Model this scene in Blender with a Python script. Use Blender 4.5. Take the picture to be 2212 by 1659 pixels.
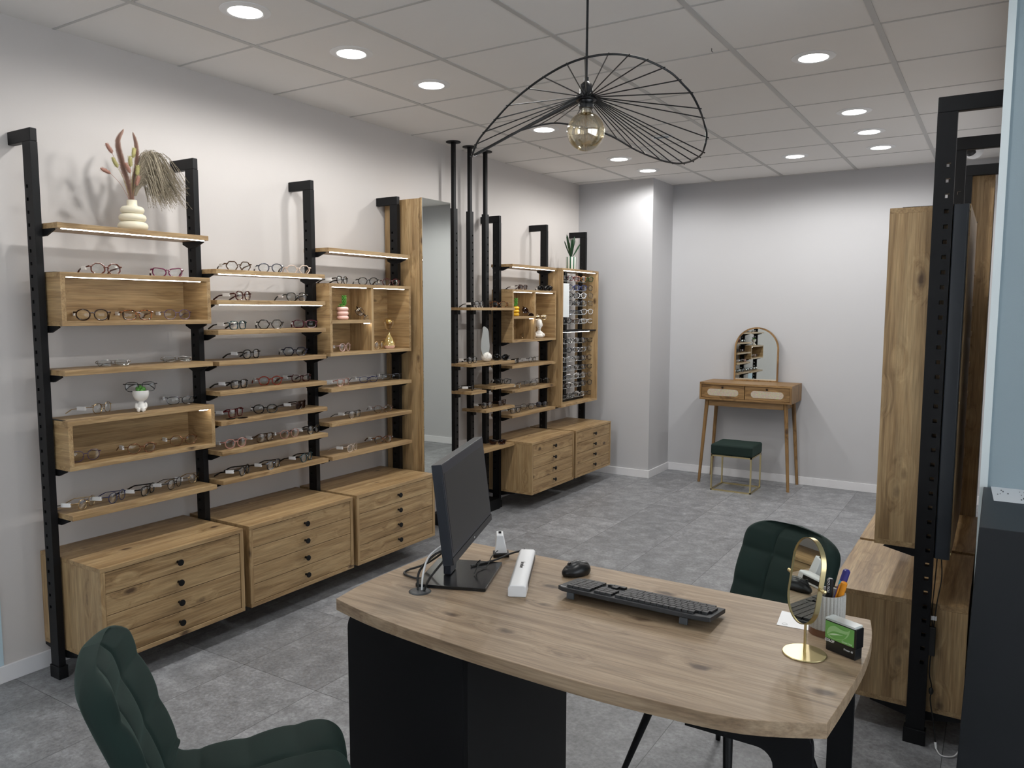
import bpy, bmesh, math, random
from mathutils import Vector, Matrix, Euler
D = bpy.data
for o in list(D.objects): D.objects.remove(o)
S = bpy.context.scene
COL = S.collection
PI = math.pi
R = math.radians
random.seed(7)

# ------------------------------------------------------------ camera
cam = D.cameras.new('camera'); co = D.objects.new('camera', cam); COL.objects.link(co)
cam.sensor_width = 36; cam.sensor_fit = 'HORIZONTAL'; cam.lens = 36*1677.35/2212; cam.clip_start = .02
rt = Vector((.84645, .53246, .00207)); up = Vector((-.05264, .07981, .99542)); fw = Vector((-.52986, .84268, -.09558))
co.matrix_world = Matrix(((rt.x, up.x, -fw.x, 3.4525), (rt.y, up.y, -fw.y, 0), (rt.z, up.z, -fw.z, 1.5554), (0, 0, 0, 1)))
S.camera = co
# ------------------------------------------------------------ world, exposure
w = D.worlds.new('world'); S.world = w; w.use_nodes = True
w.node_tree.nodes['Background'].inputs[0].default_value = (.88, .94, 1, 1)
w.node_tree.nodes['Background'].inputs[1].default_value = 2.6
S.view_settings.view_transform = 'Standard'; S.view_settings.look = 'None'
S.view_settings.gamma = 1; S.view_settings.use_curve_mapping = False
S.view_settings.exposure = 0.24
H = 2.729          # ceiling height
# ------------------------------------------------------------ ceiling spots (recessed lamps in view, then unseen ones added as fill)
LAMPS = [(.853, 2.145), (.853, 2.739), (.853, 3.334), (.853, 4.521), (.853, 5.70), (.853, 6.285),
         (2.645, 3.917), (2.645, 5.09), (2.645, 5.704), (2.645, 6.287), (2.045, 6.30), (.853, .38), (2.045, -.8), (2.645, 2.145)]
def spot(x, y, power=26):
    l = D.lights.new('lamp_light', 'SPOT'); l.energy = power; l.spot_size = R(174); l.spot_blend = .4
    l.shadow_soft_size = .045; l.color = (1, .985, .96)
    o = D.objects.new('lamp_light', l); o.location = (x, y, H-.012); COL.objects.link(o); return o

# ------------------------------------------------------------ helpers
def tag(o, label=None, cat=None, group=None, kind=None):
    if label: o['label'] = label
    if cat: o['category'] = cat
    if group: o['group'] = group
    if kind: o['kind'] = kind
    return o
def thing(name, label, cat, loc=(0, 0, 0), rz=0, group=None):
    o = D.objects.new(name, None); o.empty_display_size = .05; COL.objects.link(o)
    o.location = loc; o.rotation_euler = (0, 0, rz)
    return tag(o, label, cat, group)
class MB:
    def __init__(s): s.b = bmesh.new()
    def box(s, x0, x1, y0, y1, z0, z1, M=None):
        vs = [s.b.verts.new(v) for v in ((x0, y0, z0), (x1, y0, z0), (x1, y1, z0), (x0, y1, z0), (x0, y0, z1), (x1, y0, z1), (x1, y1, z1), (x0, y1, z1))]
        if M:
            for v in vs: v.co = M @ v.co
        for f in ((3, 2, 1, 0), (4, 5, 6, 7), (0, 1, 5, 4), (1, 2, 6, 5), (2, 3, 7, 6), (3, 0, 4, 7)): s.b.faces.new([vs[i] for i in f])
        return s
    def tube(s, pts, r, n=8, closed=False, caps=True):
        pts = [Vector(p) for p in pts]; N = len(pts)
        rr = r if isinstance(r, (list, tuple)) else [r]*N
        rings = []; prev = None
        for i, p in enumerate(pts):
            if closed: t = pts[(i+1) % N]-pts[i-1]
            else: t = pts[min(i+1, N-1)]-pts[max(i-1, 0)]
            t.normalize()
            if prev is None:
                a = Vector((0, 0, 1)) if abs(t.z) < .9 else Vector((1, 0, 0)); x = t.cross(a).normalized()
            else:
                x = prev-t*prev.dot(t)
                x = x.normalized() if x.length > 1e-6 else t.orthogonal().normalized()
            prev = x; y = t.cross(x)
            rings.append([s.b.verts.new(p+(x*math.cos(2*PI*k/n)+y*math.sin(2*PI*k/n))*rr[i]) for k in range(n)])
        for i in range(N if closed else N-1):
            a, b = rings[i], rings[(i+1) % N]
            if closed and i == N-1:
                sh = min(range(n), key=lambda q: (a[0].co-b[q].co).length); b = b[sh:]+b[:sh]
            for k in range(n): s.b.faces.new((a[k], a[(k+1) % n], b[(k+1) % n], b[k]))
        if caps and not closed:
            s.b.faces.new(rings[0][::-1]); s.b.faces.new(rings[-1])
        return s
    def lathe(s, prof, n=32, c=(0, 0, 0), M=None):
        rings = []
        for r, z in prof:
            if r < 1e-5: rings.append([s.b.verts.new((c[0], c[1], c[2]+z))])
            else: rings.append([s.b.verts.new((c[0]+r*math.cos(2*PI*k/n), c[1]+r*math.sin(2*PI*k/n), c[2]+z)) for k in range(n)])
        for a, b in zip(rings, rings[1:]):
            for k in range(n):
                p = [a[k % len(a)], a[(k+1) % n % len(a)], b[(k+1) % n % len(b)], b[k % len(b)]]
                q = []
                for v in p:
                    if v not in q: q.append(v)
                if len(q) > 2: s.b.faces.new(q)
        if M:
            for rg in rings:
                for v in rg: v.co = M @ v.co
        return s
    def cyl(s, r, z0, z1, n=24, c=(0, 0, 0), M=None, r2=None):
        return s.lathe([(0, z0), (r, z0), (r if r2 is None else r2, z1), (0, z1)], n, c, M)
    def prism(s, poly, z0, z1, M=None):
        a = [s.b.verts.new((p[0], p[1], z0)) for p in poly]; b = [s.b.verts.new((p[0], p[1], z1)) for p in poly]
        n = len(poly); s.b.faces.new(a[::-1]); s.b.faces.new(b)
        for k in range(n): s.b.faces.new((a[k], a[(k+1) % n], b[(k+1) % n], b[k]))
        if M:
            for v in a+b: v.co = M @ v.co
        return s
    def ell(s, c, r, n=16, M=None):
        T = Matrix.Translation(c) @ (M or Matrix.Identity(4)) @ Matrix.Diagonal((r[0], r[1], r[2], 1))
        return s.lathe([(math.sin(PI*k/n), -math.cos(PI*k/n)) for k in range(n+1)], n+4, M=T)
    def mesh(s, name, smooth=False):
        bmesh.ops.recalc_face_normals(s.b, faces=s.b.faces)
        me = D.meshes.new(name); s.b.to_mesh(me); s.b.free()
        if smooth:
            me.polygons.foreach_set('use_smooth', [True]*len(me.polygons))
            try: me.set_sharp_from_angle(angle=R(38 if smooth is True else smooth))
            except Exception: pass
        return me
    def build(s, name, mat, parent=None, smooth=False, bevel=0, loc=None, seg=2):
        o = D.objects.new(name, s.mesh(name, smooth)); COL.objects.link(o)
        if mat: o.data.materials.append(mat)
        if parent: o.parent = parent
        if loc: o.location = loc
        if bevel:
            m = o.modifiers.new('bevel', 'BEVEL'); m.width = bevel; m.segments = seg; m.limit_method = 'ANGLE'; m.angle_limit = R(40)
            if not smooth:
                o.data.polygons.foreach_set('use_smooth', [True]*len(o.data.polygons)); m.harden_normals = True
        return o
def rmesh(o, voxel, smooth=0):
    m = o.modifiers.new('r', 'REMESH'); m.mode = 'VOXEL'; m.voxel_size = voxel; m.use_smooth_shade = True
    if smooth: k = o.modifiers.new('s', 'SMOOTH'); k.factor = .6; k.iterations = smooth
    dg = bpy.context.evaluated_depsgraph_get(); me = D.meshes.new_from_object(o.evaluated_get(dg))
    o.modifiers.clear(); old = o.data; o.data = me; D.meshes.remove(old)
    me.polygons.foreach_set('use_smooth', [True]*len(me.polygons))
    return o
def rounded(x0, x1, y0, y1, r, n=6):
    P = []
    for cx, cy, a in ((x1-r, y1-r, 0), (x0+r, y1-r, 90), (x0+r, y0+r, 180), (x1-r, y0+r, 270)):
        for k in range(n+1):
            t = R(a+90*k/n); P.append((cx+r*math.cos(t), cy+r*math.sin(t)))
    return P
def smoothpath(P, n=8):
    P = [Vector(p) for p in P]; out = []
    for i in range(len(P)-1):
        p0, p1, p2, p3 = P[max(i-1, 0)], P[i], P[i+1], P[min(i+2, len(P)-1)]
        for k in range(n):
            t = k/n
            out.append(.5*((2*p1)+(-p0+p2)*t+(2*p0-5*p1+4*p2-p3)*t*t+(-p0+3*p1-3*p2+p3)*t**3))
    out.append(P[-1]); return out
def text(body, size, mat, parent, M, name='lettering', depth=.0003, bold=0):
    c = D.curves.new(name, 'FONT'); c.body = body; c.size = size; c.extrude = depth; c.offset = bold
    c.align_x = 'CENTER'; c.align_y = 'CENTER'
    t = D.objects.new(name+'_tmp', c); COL.objects.link(t)
    dg = bpy.context.evaluated_depsgraph_get(); me = D.meshes.new_from_object(t.evaluated_get(dg)); D.objects.remove(t)
    me.transform(M); me.materials.clear(); me.materials.append(mat); me.name = name
    o = D.objects.new(name, me); COL.objects.link(o); o.parent = parent; return o

# ------------------------------------------------------------ materials
def mat(name, col, rough=.5, metal=0, **k):
    m = D.materials.new(name); m.use_nodes = True; b = m.node_tree.nodes['Principled BSDF']
    b.inputs['Base Color'].default_value = (*col, 1); b.inputs['Roughness'].default_value = rough; b.inputs['Metallic'].default_value = metal
    for a, v in k.items(): b.inputs[a.replace('_', ' ')].default_value = v
    return m
def N(m, t, **k):
    n = m.node_tree.nodes.new(t)
    for a, v in k.items(): setattr(n, a, v)
    return n
def L(m, a, b): m.node_tree.links.new(a, b)
def micro(m, scale=60, amt=.06, bump=.02):
    """fine mottling so that plain surfaces are not dead flat"""
    b = m.node_tree.nodes['Principled BSDF']; c = b.inputs['Base Color'].default_value[:]
    tc = N(m, 'ShaderNodeTexCoord'); n = N(m, 'ShaderNodeTexNoise'); n.inputs['Scale'].default_value = scale; n.inputs['Detail'].default_value = 6
    L(m, tc.outputs['Object'], n.inputs['Vector'])
    r = N(m, 'ShaderNodeMapRange'); r.inputs['To Min'].default_value = 1-amt; r.inputs['To Max'].default_value = 1+amt
    L(m, n.outputs['Fac'], r.inputs['Value'])
    v = N(m, 'ShaderNodeVectorMath', operation='SCALE'); v.inputs[0].default_value = c[:3]
    L(m, r.outputs[0], v.inputs['Scale']); L(m, v.outputs[0], b.inputs['Base Color'])
    if bump:
        bp = N(m, 'ShaderNodeBump'); bp.inputs['Strength'].default_value = bump; bp.inputs['Distance'].default_value = .01
        L(m, n.outputs['Fac'], bp.inputs['Height']); L(m, bp.outputs[0], b.inputs['Normal'])
    return m
def emis(name, col, s):
    m = D.materials.new(name); m.use_nodes = True; b = m.node_tree.nodes['Principled BSDF']
    b.inputs['Base Color'].default_value = (.9, .9, .9, 1); b.inputs['Emission Color'].default_value = (*col, 1); b.inputs['Emission Strength'].default_value = s
    return m
def oak(name, axis='y', tones=((.195, .116, .047), (.342, .221, .105), (.455, .318, .162)), rough=.45, seed=0, knots=1.0, coat=0):
    m = D.materials.new(name); m.use_nodes = True; b = m.node_tree.nodes['Principled BSDF']; nt = m.node_tree
    tc = N(m, 'ShaderNodeTexCoord'); oi = N(m, 'ShaderNodeObjectInfo')
    ml = N(m, 'ShaderNodeMath', operation='MULTIPLY'); ml.inputs[1].default_value = 37.0; L(m, oi.outputs['Random'], ml.inputs[0])
    ad = N(m, 'ShaderNodeVectorMath', operation='ADD'); cb = N(m, 'ShaderNodeCombineXYZ'); cb.inputs[1].default_value = seed
    L(m, ml.outputs[0], cb.inputs[0]); L(m, ml.outputs[0], cb.inputs[2])
    L(m, tc.outputs['Object'], ad.inputs[0]); L(m, cb.outputs[0], ad.inputs[1])
    def mp(s_long, s_cross):
        q = N(m, 'ShaderNodeMapping'); q.inputs['Scale'].default_value = [s_long if a == axis else s_cross for a in 'xyz']; L(m, ad.outputs[0], q.inputs['Vector']); return q
    # knots: sparse cells
    kv = mp(3.4, 7); vo = N(m, 'ShaderNodeTexVoronoi'); vo.inputs['Scale'].default_value = 1.25; L(m, kv.outputs[0], vo.inputs['Vector'])
    # warp the grain round the knots
    kd = N(m, 'ShaderNodeMapRange'); kd.inputs['From Max'].default_value = .42; kd.inputs['To Min'].default_value = 1; kd.inputs['To Max'].default_value = 0; L(m, vo.outputs['Distance'], kd.inputs['Value'])
    g1 = mp(1.3, 24); n1 = N(m, 'ShaderNodeTexNoise'); n1.inputs['Scale'].default_value = 1.3; n1.inputs['Detail'].default_value = 7; n1.inputs['Roughness'].default_value = .62; n1.inputs['Distortion'].default_value = .55
    wa = N(m, 'ShaderNodeVectorMath', operation='SCALE'); wa.inputs[0].default_value = (.9, .9, .9); L(m, kd.outputs[0], wa.inputs['Scale'])
    wb = N(m, 'ShaderNodeVectorMath', operation='ADD'); L(m, g1.outputs[0], wb.inputs[0]); L(m, wa.outputs[0], wb.inputs[1]); L(m, wb.outputs[0], n1.inputs['Vector'])
    rp = N(m, 'ShaderNodeValToRGB'); e = rp.color_ramp.elements; e[0].position = .30; e[0].color = (*tones[0], 1); e[1].position = .66; e[1].color = (*tones[2], 1)
    q = e.new(.46); q.color = (*tones[1], 1); L(m, n1.outputs['Fac'], rp.inputs['Fac'])
    g2 = mp(5, 130); n2 = N(m, 'ShaderNodeTexNoise'); n2.inputs['Scale'].default_value = 1.6; n2.inputs['Detail'].default_value = 5; L(m, g2.outputs[0], n2.inputs['Vector'])
    r2 = N(m, 'ShaderNodeMapRange'); r2.inputs['From Min'].default_value = .3; r2.inputs['From Max'].default_value = .7; r2.inputs['To Min'].default_value = .74; r2.inputs['To Max'].default_value = 1.16; L(m, n2.outputs['Fac'], r2.inputs['Value'])
    v2 = N(m, 'ShaderNodeVectorMath', operation='SCALE'); L(m, rp.outputs['Color'], v2.inputs[0]); L(m, r2.outputs[0], v2.inputs['Scale'])
    # dark knot hearts in about a third of the cells
    kn = N(m, 'ShaderNodeMapRange'); kn.inputs['From Min'].default_value = .07; kn.inputs['From Max'].default_value = .165; kn.inputs['To Min'].default_value = 1; kn.inputs['To Max'].default_value = 0
    nz = N(m, 'ShaderNodeTexNoise'); nz.inputs['Scale'].default_value = 30; L(m, ad.outputs[0], nz.inputs['Vector'])
    dz = N(m, 'ShaderNodeMath', operation='MULTIPLY_ADD'); dz.inputs[1].default_value = .12; L(m, nz.outputs['Fac'], dz.inputs[0]); L(m, vo.outputs['Distance'], dz.inputs[2])
    sb = N(m, 'ShaderNodeMath', operation='SUBTRACT'); sb.inputs[1].default_value = .05; L(m, dz.outputs[0], sb.inputs[0]); L(m, sb.outputs[0], kn.inputs['Value'])
    sp = N(m, 'ShaderNodeSeparateColor'); L(m, vo.outputs['Color'], sp.inputs[0])
    gt = N(m, 'ShaderNodeMath', operation='GREATER_THAN'); gt.inputs[1].default_value = 1-.7*knots; L(m, sp.outputs[0], gt.inputs[0])
    km = N(m, 'ShaderNodeMath', operation='MULTIPLY'); L(m, kn.outputs[0], km.inputs[0]); L(m, gt.outputs[0], km.inputs[1])
    k2 = N(m, 'ShaderNodeMath', operation='MULTIPLY'); k2.inputs[1].default_value = .9; L(m, km.outputs[0], k2.inputs[0])
    mx = N(m, 'ShaderNodeMix', data_type='RGBA'); L(m, k2.outputs[0], mx.inputs[0]); L(m, v2.outputs[0], mx.inputs[6]); mx.inputs[7].default_value = (.055, .028, .013, 1)
    L(m, mx.outputs[2], b.inputs['Base Color']); b.inputs['Roughness'].default_value = rough
    if coat: b.inputs['Coat Weight'].default_value = coat; b.inputs['Coat Roughness'].default_value = .12
    bp = N(m, 'ShaderNodeBump'); bp.inputs['Strength'].default_value = .08; bp.inputs['Distance'].default_value = .004; L(m, n2.outputs['Fac'], bp.inputs['Height']); L(m, bp.outputs[0], b.inputs['Normal'])
    return m
OAK = {a: oak('oak_grain_'+a, a, seed=i*3.1) for i, a in enumerate('xyz')}
DESKOAK = oak('desk_oak', 'x', tones=((.185, .122, .072), (.30, .212, .132), (.39, .29, .19)), rough=.5, seed=11, coat=0)
RATTANOAK = {a: oak('warm_oak_'+a, a, tones=((.10, .05, .016), (.235, .13, .045), (.34, .20, .08)), knots=.3, seed=5) for a in 'xz'}
BLACK = micro(mat('black_metal', (.0022, .0026, .0036), .5, 0, Specular_IOR_Level=.3), 200, .15, .01)
BLACKP = micro(mat('black_plastic', (.005, .0055, .007), .36), 150, .1, .02)
BLACKM = mat('black_matt_panel', (.0018, .0022, .003), .6, 0, Specular_IOR_Level=.25)
def wallmat(name, col):
    m = micro(mat(name, col, .85), 5, .012, 0); b = m.node_tree.nodes['Principled BSDF']
    n = N(m, 'ShaderNodeTexNoise'); n.inputs['Scale'].default_value = 350; tc = N(m, 'ShaderNodeTexCoord'); L(m, tc.outputs['Object'], n.inputs['Vector'])
    bp = N(m, 'ShaderNodeBump'); bp.inputs['Strength'].default_value = .12; bp.inputs['Distance'].default_value = .002; L(m, n.outputs['Fac'], bp.inputs['Height']); L(m, bp.outputs[0], b.inputs['Normal'])
    return m
WALL = wallmat('warm_grey_wall_paint', (.60, .57, .55))
WALLB = wallmat('cool_grey_wall_paint', (.52, .52, .535))
WALLT = wallmat('blue_grey_wall_paint', (.30, .38, .42))
CEIL = wallmat('ceiling_tile', (.80, .785, .765))
SKIRT = mat('white_skirting_paint', (.78, .78, .80), .35)
WHITE = mat('white_plastic', (.78, .79, .80), .35)
CERAM = mat('white_ceramic', (.8, .78, .74), .35)
CHROME = mat('chrome', (.8, .8, .8), .15, 1)
GOLD = micro(mat('brushed_brass', (.60, .50, .27), .3, 1), 80, .05, .01)
MIRROR = mat('mirror_glass', (.76, .79, .75), .01, 1)
def floormat():
    m = D.materials.new('grey_stone_tiles'); m.use_nodes = True; b = m.node_tree.nodes['Principled BSDF']
    tc = N(m, 'ShaderNodeTexCoord'); mp = N(m, 'ShaderNodeMapping'); mp.inputs['Location'].default_value = (-.275, -.335, 0); L(m, tc.outputs['Object'], mp.inputs['Vector'])
    br = N(m, 'ShaderNodeTexBrick'); br.offset = 0; br.inputs['Scale'].default_value = 1; br.inputs['Mortar Size'].default_value = .0013; br.inputs['Mortar Smooth'].default_value = .2
    br.inputs['Brick Width'].default_value = .44; br.inputs['Row Height'].default_value = .605
    br.inputs['Color1'].default_value = (.82, .82, .82, 1); br.inputs['Color2'].default_value = (1.12, 1.12, 1.12, 1); br.inputs['Mortar'].default_value = (.30, .30, .30, 1)
    L(m, mp.outputs[0], br.inputs['Vector'])
    # each tile shifts the stone pattern
    sc = N(m, 'ShaderNodeVectorMath', operation='SCALE'); sc.inputs['Scale'].default_value = 23; L(m, br.outputs['Color'], sc.inputs[0])
    ad = N(m, 'ShaderNodeVectorMath', operation='ADD'); L(m, mp.outputs[0], ad.inputs[0]); L(m, sc.outputs[0], ad.inputs[1])
    n1 = N(m, 'ShaderNodeTexNoise'); n1.inputs['Scale'].default_value = 10; n1.inputs['Detail'].default_value = 14; n1.inputs['Roughness'].default_value = .68; n1.inputs['Distortion'].default_value = .3; L(m, ad.outputs[0], n1.inputs['Vector'])
    rp = N(m, 'ShaderNodeValToRGB'); e = rp.color_ramp.elements; e[0].position = .28; e[0].color = (.158, .163, .172, 1); e[1].position = .72; e[1].color = (.335, .345, .362, 1); q = e.new(.5); q.color = (.232, .238, .249, 1); L(m, n1.outputs['Fac'], rp.inputs['Fac'])
    n2 = N(m, 'ShaderNodeTexNoise'); n2.inputs['Scale'].default_value = 70; n2.inputs['Detail'].default_value = 6; n2.inputs['Roughness'].default_value = .7; L(m, ad.outputs[0], n2.inputs['Vector'])
    r2 = N(m, 'ShaderNodeMapRange'); r2.inputs['From Min'].default_value = .35; r2.inputs['From Max'].default_value = .72; r2.inputs['To Min'].default_value = .78; r2.inputs['To Max'].default_value = 1.42; L(m, n2.outputs['Fac'], r2.inputs['Value'])
    v = N(m, 'ShaderNodeVectorMath', operation='SCALE'); L(m, rp.outputs['Color'], v.inputs[0]); L(m, r2.outputs[0], v.inputs['Scale'])
    v2 = N(m, 'ShaderNodeVectorMath', operation='MULTIPLY'); L(m, v.outputs[0], v2.inputs[0]); L(m, br.outputs['Color'], v2.inputs[1]); L(m, v2.outputs[0], b.inputs['Base Color'])
    rr = N(m, 'ShaderNodeMapRange'); rr.inputs['To Min'].default_value = .32; rr.inputs['To Max'].default_value = .58; L(m, n2.outputs['Fac'], rr.inputs['Value']); L(m, rr.outputs[0], b.inputs['Roughness'])
    bp = N(m, 'ShaderNodeBump'); bp.inputs['Strength'].default_value = .12; bp.inputs['Distance'].default_value = .003; L(m, n2.outputs['Fac'], bp.inputs['Height'])
    iv = N(m, 'ShaderNodeMath', operation='SUBTRACT'); iv.inputs[0].default_value = 1; L(m, br.outputs['Fac'], iv.inputs[1])
    b2 = N(m, 'ShaderNodeBump'); b2.inputs['Strength'].default_value = .4; b2.inputs['Distance'].default_value = .002; L(m, iv.outputs[0], b2.inputs['Height']); L(m, bp.outputs[0], b2.inputs['Normal']); L(m, b2.outputs[0], b.inputs['Normal'])
    return m
FLOOR = floormat()
VELVET = micro(mat('green_velvet', (.002, .0155, .0115), .85, Sheen_Weight=.07, Sheen_Roughness=.35), 14, .22, .03)
VELVET.node_tree.nodes['Principled BSDF'].inputs['Sheen Tint'].default_value = (.35, .75, .62, 1)
LED = emis('led_strip_light', (1, .96, .88), 16)
LAMP = emis('lamp_diffuser', (1, .99, .96), 9)

# ------------------------------------------------------------ room shell
def struct(name, mb, m, **k):
    o = mb.build(name, m, **k); o['kind'] = 'structure'; return o
YB, YC, XC, XW = 7.174, 6.676, .747, 3.42
struct('floor', MB().box(-.15, 5.6, -2.6, 7.4, -.1, 0), FLOOR)
struct('ceiling', MB().box(-.15, 5.6, -2.6, 7.4, H, H+.1), CEIL)
struct('wall_left', MB().box(-.15, 0, -2.6, 7.4, 0, H), WALL)
struct('wall_back', MB().box(0, 5.6, YB, YB+.15, 0, H), WALLB)
struct('wall_column', MB().box(0, XC, YC, YB, 0, H), WALLB)
struct('wall_right', MB().box(XW, 5.6, 2.95, YB, 0, H), WALLB)
struct('wall_end', MB().box(XW, 5.4, 2.93, 2.9499, 0, H), WALLT)
struct('trim_1', MB().box(XW-.001, XW+.021, 2.922, 2.9299, 0, H), mat('pale_corner_profile', (.72, .80, .82), .4))
struct('wall_far_right', MB().box(5.4, 5.6, -2.6, -1.9, 0, H).box(5.4, 5.6, 2.4, 2.95, 0, H).box(5.4, 5.6, -1.9, 2.4, 0, .45).box(5.4, 5.6, -1.9, 2.4, 2.4, H), WALLB)
# street side wall with a shop window behind the camera
fw_ = MB().box(0, .5, -2.6, -2.45, 0, H).box(1.93, 5.4, -2.6, -2.45, 0, H).box(.5, 1.93, -2.6, -2.45, 0, .35).box(.5, 1.93, -2.6, -2.45, 2.4, H)
struct('wall_front', fw_, WALLB)
glass = mat('window_glass', (1, 1, 1), 0, Transmission_Weight=1, IOR=1.01)
wf = MB()
for x0 in (.5, 1.87): wf.box(x0, x0+.06, -2.56, -2.5, .35, 2.4)
wf.box(.56, 1.87, -2.56, -2.5, .35, .41).box(.56, 1.87, -2.56, -2.5, 2.34, 2.4)
wo = struct('window_1', wf, BLACK)
MB().box(.56, 1.87, -2.535, -2.53, .41, 2.34).build('pane', glass, wo)
w2 = struct('fill_window', MB().box(5.45, 5.51, -1.9, -1.84, .45, 2.4).box(5.45, 5.51, .22, .28, .45, 2.4).box(5.45, 5.51, 2.34, 2.4, .45, 2.4).box(5.45, 5.51, -1.84, 2.34, .45, .51).box(5.45, 5.51, -1.84, 2.34, 2.34, 2.4), BLACK)  # added unseen window, broad side fill for the wall between the left shelves
MB().box(5.475, 5.48, -1.84, 2.34, .51, 2.34).build('pane', glass, w2)
for nm, a in (('baseboard_left', (0, .012, -2.45, YC)), ('baseboard_column', (.012, XC+.012, YC-.012, YC)), ('baseboard_recess', (XC, XC+.012, YC, YB)), ('baseboard_back', (XC+.012, XW, YB-.012, YB))):
    struct(nm, MB().box(*a, 0, .072), SKIRT, bevel=.002)
# suspended ceiling grid: long runs along the room, cross bars between
gx = [-.046+.6*i for i in range(1, 10)]; gy = [1.85+.5884*j for j in range(-7, 10)]
gb = MB()
for x in gx: gb.box(x-.012, x+.012, -2.45, YB, H-.003, H+.001)
for y in gy: gb.box(0, 5.4, y-.006, y+.006, H-.0022, H+.001)
struct('trim_2', gb, mat('ceiling_grid_metal', (.50, .495, .485), .5))
struct('trim_3', MB().box(0, .004, 1.0, 1.508, .073, .62), mat('pale_blue_panel', (.52, .66, .74), .5))

# ------------------------------------------------------------ ceiling fittings
ORD = ['largest, nearest the camera', 'second counted from the camera', 'third counted from the camera', 'fourth, beside the black pole tops', 'fifth, left of the column', 'farthest, just before the column']
RORD = {6: 'largest, nearest the camera, alone', 7: 'second nearest the camera', 8: 'third nearest the camera', 9: 'farthest, nearest the back wall'}
for i, (x, y) in enumerate(LAMPS):
    if i == 10: lb = 'recessed ceiling spot left of the right-hand row, above the vanity table'
    elif i in RORD: lb = 'recessed ceiling spot, right-hand row, '+RORD[i]
    elif i < 6: lb = 'recessed ceiling spot, row along the left wall, '+ORD[i]
    else: lb = 'added fill spot outside the frame, '+{11: 'left of', 12: 'behind', 13: 'above'}[i]+' the camera'
    t = thing('ceiling_spot', lb, 'ceiling light', (x, y, H), 0, 'recessed ceiling spots')
    MB().lathe([(.072, -.0075), (.098, -.002), (.098, 0), (.066, 0), (.066, -.006), (.072, -.0075)], 40).build('trim_ring', WHITE, t, smooth=True)
    MB().cyl(.067, -.0045, -.0005, 40).build('diffuser', LAMP, t)
    spot(x, y)
t = thing('emergency_light', 'small rectangular glossy emergency light flush in the ceiling, seen through the pendant', 'emergency light', (1.435, 5.10, H))
MB().box(-.07, .07, -.03, .03, -.012, 0).build('housing', WHITE, t, bevel=.004)
MB().box(-.05, .05, -.012, .012, -.018, -.0121).build('lens_bar', mat('dim_lens', (.3, .36, .4), .1), t)
t = thing('ceiling_vent', 'faint round flush cover in the ceiling right of the emergency light', 'vent cover', (1.42, 5.60, H))
MB().lathe([(0, -.004), (.075, -.004), (.085, 0), (0, 0)], 32).build('cover_disc', CEIL, t, smooth=True)
t = thing('dome_camera', 'white dome security camera hanging under the ceiling in the far right corner', 'security camera', (3.225, 6.42, H))
t.scale = (1.2, 1.2, 1.2)
MB().cyl(.055, -.03, 0, 28).build('mount', WHITE, t, smooth=True)
MB().ell((0, 0, -.05), (.05, .05, .05)).build('ball_housing', WHITE, t, smooth=True)
Mx = Matrix.Translation((-.012, -.032, -.068)) @ Euler((R(55), 0, R(-25))).to_matrix().to_4x4()
MB().cyl(.027, -.0, .022, 24, M=Mx).build('lens', BLACKP, t, smooth=True)
for (x, y, lb) in ((2.28, 3.55, 'tiny grey hook on the ceiling grid right of the pendant'), (.56, 4.97, 'tiny dark hook on the ceiling grid above the far rack')):
    h = MB().tube([(x, y, H), (x, y, H-.012), (x+.006, y, H-.018)], .0015, 6).build('ceiling_hook', BLACKP, None, smooth=True); tag(h, lb, 'hook')
# ------------------------------------------------------------ shop racks
# rack parts are built in a frame whose x runs away from the wall; rz = pi turns it for the right-hand wall
def strip_post(mb, x0, x1, y0, y1, z0, z1, hx0, hx1, zs, hh=.014):
    """square tube with a row of real through holes between hx0 and hx1"""
    mb.box(x0, hx0, y0, y1, z0, z1); mb.box(hx1, x1, y0, y1, z0, z1)
    z = z0
    for h in zs:
        mb.box(hx0, hx1, y0, y1, z, h); z = h+hh
    mb.box(hx0, hx1, y0, y1, z, z1)
def rack_post(x, y, rz, label, group, reach=0):
    t = thing('rack_post', label, 'shelf post', (x, y, 0), rz, group)
    mb = MB(); strip_post(mb, .115, .175, -.014, .014, .05, 2.214, .127, .141, [.30+.051*k for k in range(35)]); mb.build('upright', BLACK, t)
    MB().box(-reach, .175, -.014, .014, 2.214, 2.266).build('wall_arm', BLACK, t, bevel=.003)
    MB().box(.110, .182, -.019, .020, 0, .055).build('foot', BLACK, t, bevel=.002)
    return t
def bracket(t, y, z, depth, side):
    """thin steel bracket below a board: wedge that runs from the post to the front"""
    P = [(.09, z), (depth-.035, z), (depth-.03, z-.006), (.185, z-.028), (.13, z-.030), (.09, z-.012)]
    M = Matrix.Translation((0, y, 0)) @ Matrix(((1, 0, 0, 0), (0, 0, 1, 0), (0, 1, 0, 0), (0, 0, 0, 1)))
    mb = MB().prism(P, -.004, .004, M); mb.box(.1, depth-.035, y-.012 if side > 0 else y-.0, y+.0 if side > 0 else y+.012, z-.0015, z-.0002)
    return mb.build('bracket', BLACK, t)
def ledstrip(t, x0, x1, y0, y1, z):
    MB().box(x0, x1, y0, y1, z-.003, z).build('led_strip', LED, t)
def shelf(x, y0, y1, z, rz, label, group, lit=False, name='display_shelf', depth=.275):
    yc = (y0+y1)/2; hw = (y1-y0)/2
    t = thing(name, label, 'shelf', (x, yc, z-.022), rz, group)
    MB().box(.078, depth, -hw, hw, 0, .022).build('board', OAK['y'], t, bevel=.0012)
    bracket(t, -hw+.005, 0, depth, -1); bracket(t, hw-.005, 0, depth, 1)
    if lit: ledstrip(t, depth-.014, depth-.005, -hw+.02, hw-.02, -.0002)
    return t
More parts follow.
